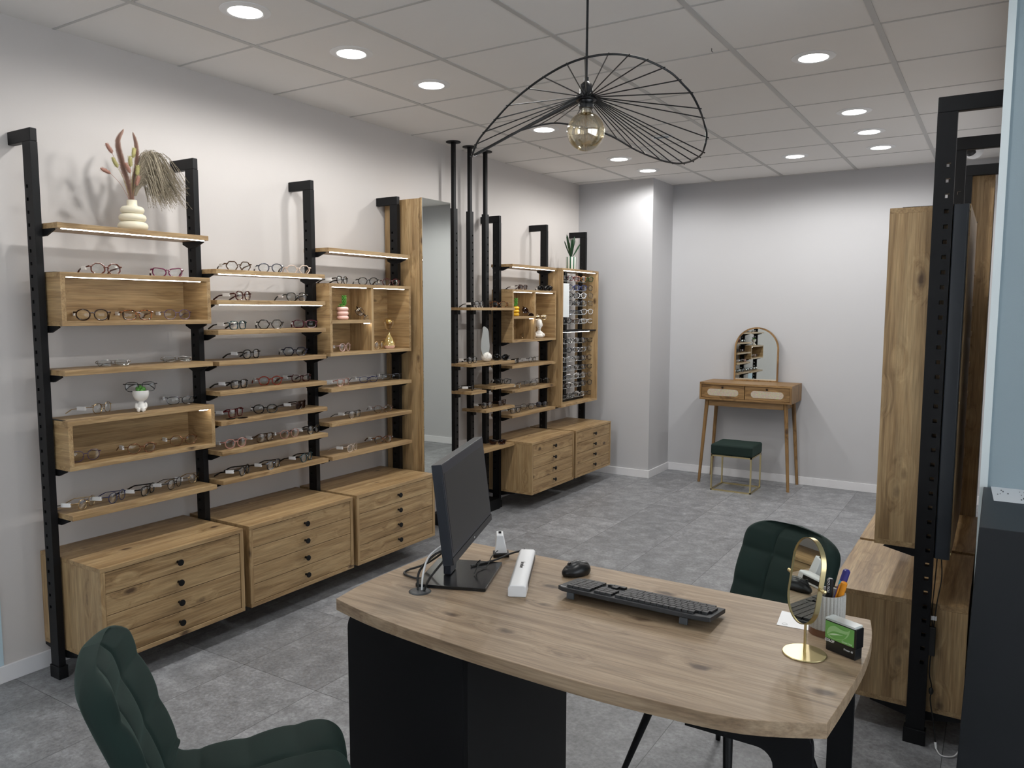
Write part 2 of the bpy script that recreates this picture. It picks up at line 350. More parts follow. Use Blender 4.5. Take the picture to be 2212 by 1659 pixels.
def longbox(x, y0, y1, z0, z1, rz, label, group, mids=(), lit=True, depth=.275, x0=.085, back=True, name='display_box'):
    """open oak box; mids = [(local y of divider, [z of shelves left])]"""
    yc = (y0+y1)/2; hw = (y1-y0)/2; h = z1-z0; th = .019
    t = thing(name, label, 'display box', (x, yc, z0), rz, group)
    MB().box(x0, depth, -hw, hw, h-th, h).build('top_panel', OAK['y'], t, bevel=.001)
    MB().box(x0, depth, -hw, hw, 0, th).build('bottom_panel', OAK['y'], t, bevel=.001)
    sm = OAK['x'] if h < .5 else OAK['z']
    MB().box(x0, depth, -hw, -hw+th, th, h-th).build('side_panel', sm, t); MB().box(x0, depth, hw-th, hw, th, h-th).build('side_panel', sm, t)
    if back: MB().box(x0, x0+.01, -hw+th, hw-th, th, h-th).build('back_panel', OAK['y'] if h < .5 else OAK['z'], t)
    for s in (-1, 1):
        bracket(t, s*(hw-.005), 0, depth, s)
        MB().box(x0+.01, depth-.04, s*hw-(.014 if s > 0 else 0), s*hw+(.014 if s < 0 else 0), h, h+.0015).build('top_bracket', BLACK, t)
    return t, hw, h, th
def knob(t, x, y, z):
    M = Matrix.Translation((x, y, z)) @ Euler((0, R(90), 0)).to_matrix().to_4x4()
    return MB().lathe([(0, 0), (.006, 0), (.0055, .016), (.0135, .020), (.0145, .023), (.0135, .026), (0, .026)], 24, M=M).build('knob', BLACK, t, smooth=True)
def drawer_unit(x, y0, y1, rz, label, group, z0=.115, z1=.518, d=.455):
    yc = (y0+y1)/2; hw = (y1-y0)/2; h = z1-z0; th = .019
    t = thing('drawer_cabinet', label, 'drawer cabinet', (x, yc, z0), rz, group)
    MB().box(.001, d, -hw, hw, h-th, h).build('top_panel', OAK['y'], t, bevel=.0012)
    MB().box(.001, d, -hw, hw, 0, th).build('bottom_panel', OAK['y'], t, bevel=.0012)
    for s in (-1, 1): MB().box(.001, d, min(s*hw, s*(hw-th)), max(s*hw, s*(hw-th)), th, h-th).build('side_panel', OAK['z'], t)
    MB().box(.001, .012, -hw+th, hw-th, th, h-th).build('back_panel', OAK['y'], t)
    n = 4; g = .0025; hh = (h-2*th-g*(n+1))/n
    for i in range(n):
        za = th+g+i*(hh+g)
        dr = MB().box(.06, d-.003, -hw+th+.002, hw-th-.002, za, za+hh).build('drawer', OAK['y'], t, bevel=.0012)
        k = knob(dr, d-.003, 0, za+hh/2)
    for s in (-1, 1):
        P = [(.002, 0), (.30, 0), (.30, -.006), (.17, -.035), (.12, -.035), (.002, -.012)]
        M = Matrix.Translation((0, s*(hw-.006), 0)) @ Matrix(((1, 0, 0, 0), (0, 0, 1, 0), (0, 1, 0, 0), (0, 0, 0, 1)))
        MB().prism(P, -.005, .005, M).build('under_bracket', BLACK, t)
    return t
GP = 'black rack posts along the left wall'
PL = ['at the left edge of the photo, left of the dried flowers', 'right behind the dried flowers, between left and middle bay', 'between the middle bay and the divided box', 'in front of the tall oak mirror unit']
for i, y in enumerate((1.656, 2.386, 3.125, 3.854)): rack_post(0, y, 0, 'black hooked steel post '+PL[i], GP)
for y, l in ((5.04, 'of the far rack right behind the third ceiling pole'), (5.768, 'of the far rack left of the tall lit eyewear case'), (6.495, 'farthest of all, behind the potted plant')):
    rack_post(0, y, 0, 'black hooked steel post '+l, GP)
for y, l in ((3.044, 'nearest at the right, with a row of square holes'), (3.779, 'second at the right, its arm seen through the nearest one'), (4.514, 'farthest at the right, in front of the tall oak panel')):
    rack_post(3.408, y, PI, 'black hooked steel post '+l, 'black rack posts at the right', .0118)
B1, B2, B3 = (1.677, 2.371), (2.407, 3.110), (3.142, 3.847)
GS = 'oak shelves of the near left rack'; GB = 'open oak boxes on the left racks'
shelf(0, *B1, 1.896, 0, 'lit oak shelf at the top left carrying the vase of dried flowers', GS, True)
shelf(0, *B1, 1.305, 0, 'oak shelf between the two long open boxes, with two folded wire glasses', GS)
shelf(0, *B1, .708, 0, 'lowest oak shelf at the left, holding a row of five glasses', GS)
t, hw, h, th = longbox(0, *B1, 1.485, 1.701, 0, 'upper long open oak box with a light strip, three glasses inside', GB); ledstrip(t, .264, .272, -hw+th+.01, hw-th-.03, h-th)
t, hw, h, th = longbox(0, *B1, .893, 1.098, 0, 'lower long open oak box below the white figure pot', GB); MB().box(.255, .268, hw-.07, hw-.03, h-th-.004, h-th).build('led_strip', LED, t)
ML = ['topmost, lit, with three pairs of glasses', 'second from top, lit, with two pairs of glasses', 'third from top', 'fourth from top', 'fifth from top', 'sixth from top, with a dark clip-on lens', 'seventh from top, with four pairs of glasses', 'lowest, just above the drawers']
for i, z in enumerate((1.745, 1.598, 1.452, 1.302, 1.156, 1.010, .862, .718)):
    shelf(0, *B2, z, 0, 'oak shelf of the middle bay, '+ML[i], GS, i < 2)
shelf(0, *B3, 1.895, 0, 'lit empty oak shelf high above the divided box, before the tall mirror', GS, True)
for z, l in ((1.108, 'upper of the three below the divided box'), (.911, 'middle of the three below the divided box'), (.718, 'lowest of the three below the divided box')):
    shelf(0, *B3, z, 0, 'oak shelf next to the tall mirror, '+l, GS)
def cube(y0, y1, z0, z1, label):
    t, hw, h, th = longbox(0, y0, y1, z0, z1, 0, label, GB)
    MB().box(.095, .273, -.0095, .0095, th, h-th).build('divider', OAK['z'], t)
    zs = h*.472
    MB().box(.095, .271, -hw+th, -.0095, zs-.0095, zs+.0095).build('inner_shelf', OAK['y'], t)
    ledstrip(t, .262, .272, -hw+th+.01, -.05, h-th); ledstrip(t, .262, .272, .02, hw-th-.04, h-th)
    MB().box(.255, .268, -.06, -.02, zs-.0135, zs-.0096).build('led_strip', LED, t)
    return z0+zs+.0095
ZC = cube(*B3, 1.290, 1.699, 'divided open oak box with the pink pot and the hourglass')
GD = 'oak drawer cabinets with black knobs'
for (y0, y1), l in ((B1, 'nearest at the left, behind the green chair back'), (B2, 'middle of the three in the near rack'), (B3, 'in front of the tall mirror unit')):
    drawer_unit(0, y0, y1, 0, 'four-drawer oak cabinet hung off the floor, '+l, GD)
# tall mirror unit
def mirror_unit(x, y0, rz, label, d=.305):
    t = thing('mirror_unit', label, 'mirror cabinet', (x, y0, .0), rz, 'tall oak mirror units')
    MB().box(.02, d, -.15, .15, .325, 2.252).build('carcass', OAK['z'], t, bevel=.001)
    MB().box(d+.003, d+.021, -.15, .15, .325, 2.255).build('door', OAK['z'], t, bevel=.001)
    MB().box(d+.0212, d+.025, -.148, .148, .33, 2.254).build('mirror_pane', MIRROR, t)
    return t
mirror_unit(0, 4.05, 0, 'tall narrow oak unit with a mirror front, between the two left racks')
# ------------------------------------------------------------ pole tower
GT = 'ceiling poles of the black tower'
for i, y in enumerate((4.518, 4.716, 4.917)):
    t = thing('ceiling_pole', 'black square pole from floor box to ceiling, %s of the three' % ('nearest and leftmost', 'middle', 'farthest and rightmost')[i], 'pole', (.12, y, 0), 0, GT)
    mb = MB(); zs = [.20+.051*k for k in range(38)]
    mb.box(-.018, .018, -.022, .004, .085, 2.266); mb.box(-.018, .018, .014, .022, .085, 2.266); z = .085
    for h in zs: mb.box(-.018, .018, .004, .014, z, h); z = h+.012
    mb.box(-.018, .018, .004, .014, z, 2.266); mb.build('outer_tube', BLACK, t)
    MB().box(-.012, .012, -.013, .013, 2.266, H-.004).build('inner_tube', BLACK, t)
    MB().cyl(.052, H-.006, H-.0005, 32).build('ceiling_flange', BLACK, t, smooth=True)
o = MB().box(.02, .193, 4.36, 5.013, 0, .084).build('floor_box', BLACKM, None, bevel=.002); tag(o, 'low black box on the floor carrying the three ceiling poles', 'base')
def tshelf(y0, y1, z, label):
    mb = MB().box(.139, .30, y0, y1, 0, .02); cuts = [(4.494, 4.542), (4.692, 4.740), (4.893, 4.941)]; y = y0
    for a, b in cuts:
        if b < y0 or a > y1: continue
        if a > y: mb.box(.084, .139, y, a, 0, .02)
        y = b
    if y < y1: mb.box(.084, .139, y, y1, 0, .02)
    if y1 > 5: mb.box(.178, .30, y1, y1+.036, 0, .02)
    bmesh.ops.translate(mb.b, verts=mb.b.verts, vec=(0, -(y0+y1)/2, 0))
    t = thing('tower_shelf', label, 'shelf', (0, (y0+y1)/2, z-.02), 0, 'oak shelves of the pole tower'); mb.build('board', OAK['y'], t)
    for a, b in cuts:
        if y0 <= a and b <= y1+.02: MB().box(.139, .16, (a+b)/2-.02-(y0+y1)/2, (a+b)/2+.02-(y0+y1)/2, -.03, -.0005).build('clamp', BLACK, t)
tshelf(4.475, 5.018, 1.569, 'oak shelf clamped to the ceiling poles, topmost of the tower')
tshelf(4.475, 5.018, 1.168, 'oak shelf clamped to the ceiling poles, second from top with the pebble mirror')
tshelf(4.475, 4.665, .971, 'short oak shelf at the left pole of the tower')
tshelf(4.775, 5.018, .984, 'short oak shelf at the right pole of the tower')
tshelf(4.66, 5.018, .821, 'oak shelf of the tower fourth from top, shifted to the right')
tshelf(4.475, 5.018, .526, 'lowest oak shelf of the tower behind the monitor')
# ------------------------------------------------------------ far rack
F1, F2 = (5.058, 5.748), (5.785, 6.477)
GF = 'oak shelves of the far left rack'
shelf(0, *F1, 1.902, 0, 'lit oak shelf at the top of the far rack', GF, True)
for z, l in ((1.122, 'upper'), (.93, 'middle'), (.735, 'lowest')): shelf(0, *F1, z, 0, 'oak shelf of the far rack, %s of the three left of the tall case' % l, GF)
ZQ = cube(*F1, 1.30, 1.709, 'divided open oak box of the far rack with the yellow pot and white bust')
for (y0, y1), l in ((F1, 'left one of the far rack'), (F2, 'far right one next to the white column')):
    drawer_unit(0, y0, y1, 0, 'four-drawer oak cabinet hung off the floor, '+l, GD, .128, .536)
t, hw, h, th = longbox(0, F2[0], F2[1], .722, 1.903, 0, 'tall lit oak case filled with rows of glasses', None, depth=.312, back=False, name='eyewear_case')
ledstrip(t, .29, .302, -hw+th+.01, hw-th-.03, h-th)
MB().box(.10, .300, -hw+th, hw-th, .640, .652).build('black_shelf', BLACK, t); ledstrip(t, .27, .284, -hw+th+.01, hw-th-.1, .640)
MB().box(.16, .18, -.055, -.012, th, h-th).build('rail', BLACK, t); MB().box(.16, .18, .235, .285, th, h-th).build('rail', BLACK, t)
MB().box(.16, .20, -hw+th, hw-th-.04, th, th+.02).build('base_rail', BLACK, t)
ROWS = [1.827, 1.747, 1.679, 1.612, 1.534, 1.453, 1.280, 1.199, 1.118, 1.038, .960, .885, .791]
acr = mat('acrylic', (.9, .93, .93), .1, 0, Transmission_Weight=.6)
for z in ROWS:
    zz = z-.024-.722
    MB().tube([(.18, -hw+th, zz), (.215, -hw+th+.01, zz), (.215, hw-th-.05, zz), (.18, hw-th-.04, zz)], .0025, 6).build('display_rod', acr, t, smooth=True)
o = MB().box(.281, .284, 5.835, 5.962, 1.49, 1.778).build('mirror_sheet', mat('pale_sheet', (.72, .76, .77), .25), None); tag(o, 'pale upright sheet at the left inside the tall lit eyewear case', 'sheet')
# ------------------------------------------------------------ right-hand rack
Z1, Z2 = (3.062, 3.762), (3.797, 4.497)
for (y0, y1), l in ((Z1, 'nearest at the right, behind the pen cup'), (Z2, 'far one of the right rack')):
    drawer_unit(3.408, y0, y1, PI, 'four-drawer oak cabinet hung off the floor, '+l, GD, .115, .518)
t, hw, h, th = longbox(3.408, *Z1, .706, 1.912, PI, 'tall oak case seen from its side at the right, behind the perforated post', 'tall cases', depth=.31, x0=.063, name='tall_case')
MB().box(.062, .22, -.35, -.33, h+.0005, h+.004).build('black_plate', BLACK, t)
for i, z in enumerate((1.745, 1.598, 1.452, 1.302, 1.156, 1.010, .862, .716)):
    shelf(3.408, *Z2, z, PI, 'oak shelf end in the gap at the right, %s' % ['topmost', 'second from top', 'third from top', 'fourth from top', 'fifth from top', 'sixth from top', 'seventh from top', 'lowest'][i], 'oak shelves of the right rack')
mirror_unit(3.408, 4.72, PI, 'tall oak panel unit at the end of the right rack, seen in the gap', .17)
t = thing('driver_box', 'long dark metal cover fixed right of the perforated post', 'cover', (3.319, 3.046, .69))
MB().prism(rounded(-.024, .022, -.014, .014, .006), 0, 1.22).build('cover', mat('dark_slate_metal', (.014, .018, .024), .38), t, bevel=.001)
for z in (.02, .55, 1.2):
    MB().lathe([(.003, .0), (.005, .001), (.005, .003), (.002, .003), (0, .001)], 16, M=Matrix.Translation((.0225, -.002, z)) @ Euler((0, R(90), 0)).to_matrix().to_4x4()).build('screw', GOLD, t, smooth=True)
# hanging leads and their plug
cb = thing('hanging_cable', 'pair of thin black leads hanging from the dark cover down to a white plug cord', 'cable', (3.319, 3.04, 0))
LD = mat('cable_black', (.008, .008, .008), .5)
MB().tube(smoothpath([(-.015, .0, .69), (-.018, .0, .60), (-.022, 0, .50), (-.018, 0, .44)]), .0022, 6).build('lead', LD, cb, smooth=True)
MB().tube(smoothpath([(-.002, .0, .69), (.002, 0, .62), (-.008, 0, .53), (-.014, 0, .44)]), .0022, 6).build('lead', LD, cb, smooth=True)
MB().box(-.024, -.006, -.002, .002, .465, .48).build('cable_label', WHITE, cb)
MB().box(-.030, -.006, -.008, .008, .335, .44).build('adapter', LD, cb, bevel=.003)
MB().tube(smoothpath([(-.018, 0, .335), (-.020, 0, .27), (-.010, .0, .22), (-.012, 0, .17), (0, 0, .10), (.012, -.02, .03)]), .0024, 6).build('lead', LD, cb, smooth=True)
MB().ell((-.011, 0, .205), (.008, .008, .014)).build('cable_knot', LD, cb, smooth=True)
MB().tube([(.012, -.02, .030), (.016, -.03, .012)], [.005, .0035], 10).build('plug', WHITE, cb, smooth=True)
MB().tube(smoothpath([(.016, -.03, .012), (.03, -.05, .004), (.055, -.05, .004), (.075, -.03, .006), (.088, 0, .02)]), .0024, 8).build('white_cord', WHITE, cb, smooth=True)
# reception counter at the right edge
ct = thing('reception_counter', 'dark charcoal counter at the right edge of the photo with a price sheet on it', 'counter', (3.43, 2.36, 0))
CH = mat('charcoal_laminate', (.010, .012, .015), .45)
M = Matrix(((1, 0, -.030, .030-.002), (0, 1, 0, 0), (0, 0, 1, 0), (0, 0, 0, 1)))
mb = MB().box(0, 1.15, 0, .555, .27, .985); 
for v in mb.b.verts: v.co.x += -.028*(1-v.co.z/.985) if v.co.x < .5 else 0
mb.build('body', CH, ct, bevel=.002)
mb = MB().box(-.0, 1.15, -.004, .555, 0, .27)
for v in mb.b.verts: v.co.x += -.028*(1-v.co.z/.985) if v.co.x < .5 else 0
mb.build('plinth', mat('blue_grey_plinth', (.02, .035, .055), .5), ct)
ps = thing('price_sheet', 'white printed sheet lying on the dark counter at the right edge', 'paper', (3.5, 2.83, .9853))
MB().prism([(-.050, .10), (-.040, -.115), (.26, -.115), (.26, .10)], 0, .0006).build('sheet', mat('paper', (.62, .66, .70), .7), ps)
random.seed(3); mb = MB()
for k in range(46):
    a = random.uniform(-.035, .24); b = random.uniform(-.10, .085); q = random.uniform(.008, .02); mb.box(a, a+random.choice((.003, .004, .0025)), b, b+q, .0007, .0009)
mb.box(.035, .052, -.055, -.03, .0007, .0009)
mb.build('printed_lines', mat('grey_print', (.12, .13, .15), .8), ps)
# ------------------------------------------------------------ eyewear
FC = {}
def fmat(n):
    if n in FC: return FC[n]
    c = dict(brown_red=(.16, .03, .015), purple=(.22, .01, .09), dark_brown=(.035, .012, .008), violet=(.16, .10, .20), silver=(.6, .6, .6), gold=(.62, .45, .24), gunmetal=(.12, .13, .16),
             bronze=(.22, .10, .06), blue=(.03, .05, .22), brown=(.13, .065, .03), grey_clear=(.10, .11, .15), champagne=(.62, .50, .42), dark_red=(.09, .008, .012), black=(.008, .008, .010),
             teal=(.01, .07, .09), magenta=(.10, .004, .03), navy=(.012, .013, .05), orange_red=(.50, .05, .02), red=(.20, .008, .015), pink=(.48, .24, .20), blush=(.55, .38, .36),
             sun_brown=(.03, .012, .008), sun_black=(.006, .006, .007), sun_mirror=(.02, .02, .03), green=(.02, .12, .03), orange=(.5, .16, .02), clear=(.65, .66, .68))
    if n == 'tortoise':
        m = mat('tortoiseshell', (.1, .04, .01), .2); tc = N(m, 'ShaderNodeTexCoord'); nz = N(m, 'ShaderNodeTexNoise'); nz.inputs['Scale'].default_value = 90; L(m, tc.outputs['Object'], nz.inputs[0])
        r = N(m, 'ShaderNodeValToRGB'); r.color_ramp.elements[0].position = .42; r.color_ramp.elements[0].color = (.012, .006, .004, 1); r.color_ramp.elements[1].position = .6; r.color_ramp.elements[1].color = (.26, .09, .025, 1)
        L(m, nz.outputs['Fac'], r.inputs[0]); L(m, r.outputs[0], m.node_tree.nodes['Principled BSDF'].inputs['Base Color'])
    else: m = mat('frame_'+n, tuple(q*(1 if n in ('silver', 'gold', 'gunmetal', 'bronze', 'champagne', 'blush', 'clear', 'pink', 'black') or n.startswith('sun') else .5) for q in c[n]), .22, 1 if n in ('silver', 'gold', 'gunmetal', 'bronze') else 0)
    FC[n] = m; return m
def lensmat(name, tint, t, gloss=.16):
    m = D.materials.new(name); m.use_nodes = True; nt = m.node_tree; nt.nodes.remove(nt.nodes['Principled BSDF']); o = nt.nodes['Material Output']
    a = N(m, 'ShaderNodeBsdfTransparent'); a.inputs[0].default_value = (*tint, 1); g = N(m, 'ShaderNodeBsdfGlossy'); g.inputs['Roughness'].default_value = .05; g.inputs[0].default_value = (1, 1, 1, 1)
    fr = N(m, 'ShaderNodeFresnel'); fr.inputs[0].default_value = 1.5; mm = N(m, 'ShaderNodeMath', operation='MULTIPLY_ADD'); mm.inputs[1].default_value = .3; mm.inputs[2].default_value = gloss*.10
    L(m, fr.outputs[0], mm.inputs[0]); mx = N(m, 'ShaderNodeMixShader'); L(m, mm.outputs[0], mx.inputs[0]); L(m, a.outputs[0], mx.inputs[1]); L(m, g.outputs[0], mx.inputs[2]); L(m, mx.outputs[0], o.inputs[0]); return m
CLEARL = lensmat('clear_lens', (.93, .95, .95), 1); DARKL = lensmat('dark_brown_lens', (.10, .035, .02), 1, .3); BLACKL = lensmat('black_lens', (.025, .025, .03), 1, .3); MIRL = lensmat('mirror_lens', (.05, .05, .1), 1, 1.6)
TAGM = mat('white_price_tag', (.85, .85, .85), .5)
def rimpts(shape, sx, n=26):
    rx, ry, e = dict(round=(.0255, .0222, 2.3), rect=(.0275, .0178, 2.8), sq=(.0265, .0205, 3.4), oct=(.0275, .0235, 2.8), hex=(.028, .0228, 2.0), cat=(.028, .0188, 2.5))[shape]
    P = []
    if shape in ('hex', 'oct'):
        k = 6 if shape == 'hex' else 8; off = 0 if k == 6 else PI/8
        V = [(rx*math.cos(off+2*PI*i/k)*1.05, ry*math.sin(off+2*PI*i/k)*(1.12 if k == 6 else 1.05)) for i in range(k)]
        for i in range(k):
            a, b = V[i], V[(i+1) % k]
            for q in (.12, .5, .88): P.append((a[0]+(b[0]-a[0])*q, a[1]+(b[1]-a[1])*q))
    else:
        for i in range(n):
            t = 2*PI*i/n; c, s = math.cos(t), math.sin(t)
            x = rx*abs(c)**(2/e)*(1 if c > 0 else -1); z = ry*abs(s)**(2/e)*(1 if s > 0 else -1)
            if z < 0: x *= 1-.10*(-z/ry)
            if shape == 'cat' and z > 0: z += max(0, x)*.28
            P.append((x, z))
    bot = min(p[1] for p in P)
    return [(sx*(p[0]+.0335), -.006*(abs(p[0]+.0335)/.06)**2, p[1]-bot+.001) for p in P]
MC = {}
def parts(shape, thick, fold):
    k = (shape, thick, fold)
    if k in MC: return MC[k]
    r = .0029 if thick else .0016; zt = .034
    f = MB()
    for s in (-1, 1): f.tube(rimpts(shape, s), r, 6, closed=True)
    f.tube([(-.011, 0, .028), (-.004, .001, .032), (.004, .001, .032), (.011, 0, .028)], r*1.1, 6)
    for s in (-1, 1):
        f.tube([(s*.057, -.003, zt), (s*.066, -.006, zt), (s*.068, -.012, zt)], r*1.2, 6)
        if not thick: f.tube([(s*.009, 0, .022), (s*.010, -.008, .018)], .0014, 5)
    fr = f.mesh('eyewear_front', True)
    te = []
    for s in (-1, 1):
        q = r*1.15
        if fold: P = [(s*.068, -.010, zt), (s*.060, -.014-.003*s, zt-.002), (0, -.017-.003*s, zt-.004), (-s*.035, -.017-.003*s, zt-.007), (-s*.058, -.016, zt-.026)]
        else: P = [(s*.068, -.010, zt), (s*.068, -.05, zt-.005), (s*.066, -.090, zt-.010), (s*.065, -.105, zt-.014), (s*.062, -.135, .003)]
        te.append(MB().tube(smoothpath(P, 4), [q]*9+[q]*4+[q*1.2]*4, 6).mesh('eyewear_temple', True))
    ls = []
    for s in (-1, 1):
        b = MB(); P = [Vector(p) for p in rimpts(shape, s)]; c = sum(P, Vector())/len(P); c.y += .0025
        vs = [b.b.verts.new(c+(p-c)*.97) for p in P]; mid = [b.b.verts.new(c+(p-c)*.55+Vector((0, .0018, 0))) for p in P]; cc = b.b.verts.new(c+Vector((0, .0024, 0)))
        for i in range(len(P)):
            j = (i+1) % len(P); b.b.faces.new((vs[i], vs[j], mid[j], mid[i])); b.b.faces.new((mid[i], mid[j], cc))
        bmesh.ops.solidify(b.b, geom=b.b.faces[:], thickness=.0012)
        ls.append(b.mesh('eyewear_lens', True))
    tg = MB(); x = .068 if True else 0
    if fold: tg.box(.010, .052, -.025, -.018, .022, .036)
    else: tg.prism(rounded(x-.0045, x+.0045, -.074, -.032, .003, 3), zt-.0145, zt+.0015)
    tm = tg.mesh('eyewear_tag')
    for m_ in (fr, te[0], te[1], ls[0], ls[1], tm): m_.materials.append(None)
    MC[k] = (fr, te, ls, tm); return MC[k]
def eyewear(x, y, z, ang, shape, col, thick, tagd, pose, label, group, tilt=0, roll=0):
    """ang: direction the lenses face, in degrees from +x"""
    fr, te, ls, tm = parts(shape, thick, pose == 'fold'); sun = col.startswith('sun')
    t = thing('sunglasses' if sun else 'eyeglasses', label, 'sunglasses' if sun else 'glasses', (x, y, z), 0, group)
    t.rotation_euler = (R(tilt), R(roll), R(ang-90)); t.rotation_mode = 'XYZ'
    fm = fmat(col); lm = {'sun_brown': DARKL, 'sun_black': BLACKL, 'sun_mirror': MIRL}.get(col, CLEARL)
    tmat = fmat({'dark_red': 'dark_red', 'teal': 'black', 'orange_red': 'orange_red', 'grey_clear': 'black', 'navy': 'black', 'magenta': 'red'}.get(col, col))
    def add(n, me, m):
        o = D.objects.new(n, me); COL.objects.link(o); o.parent = t; o.material_slots[0].link = 'OBJECT'; o.material_slots[0].material = m; return o
    add('frame_front', fr, fm); add('temple', te[0], tmat); add('temple', te[1], tmat); add('lens', ls[0], lm); add('lens', ls[1], lm)
    if tagd: add('price_tag', tm, TAGM)
    return t
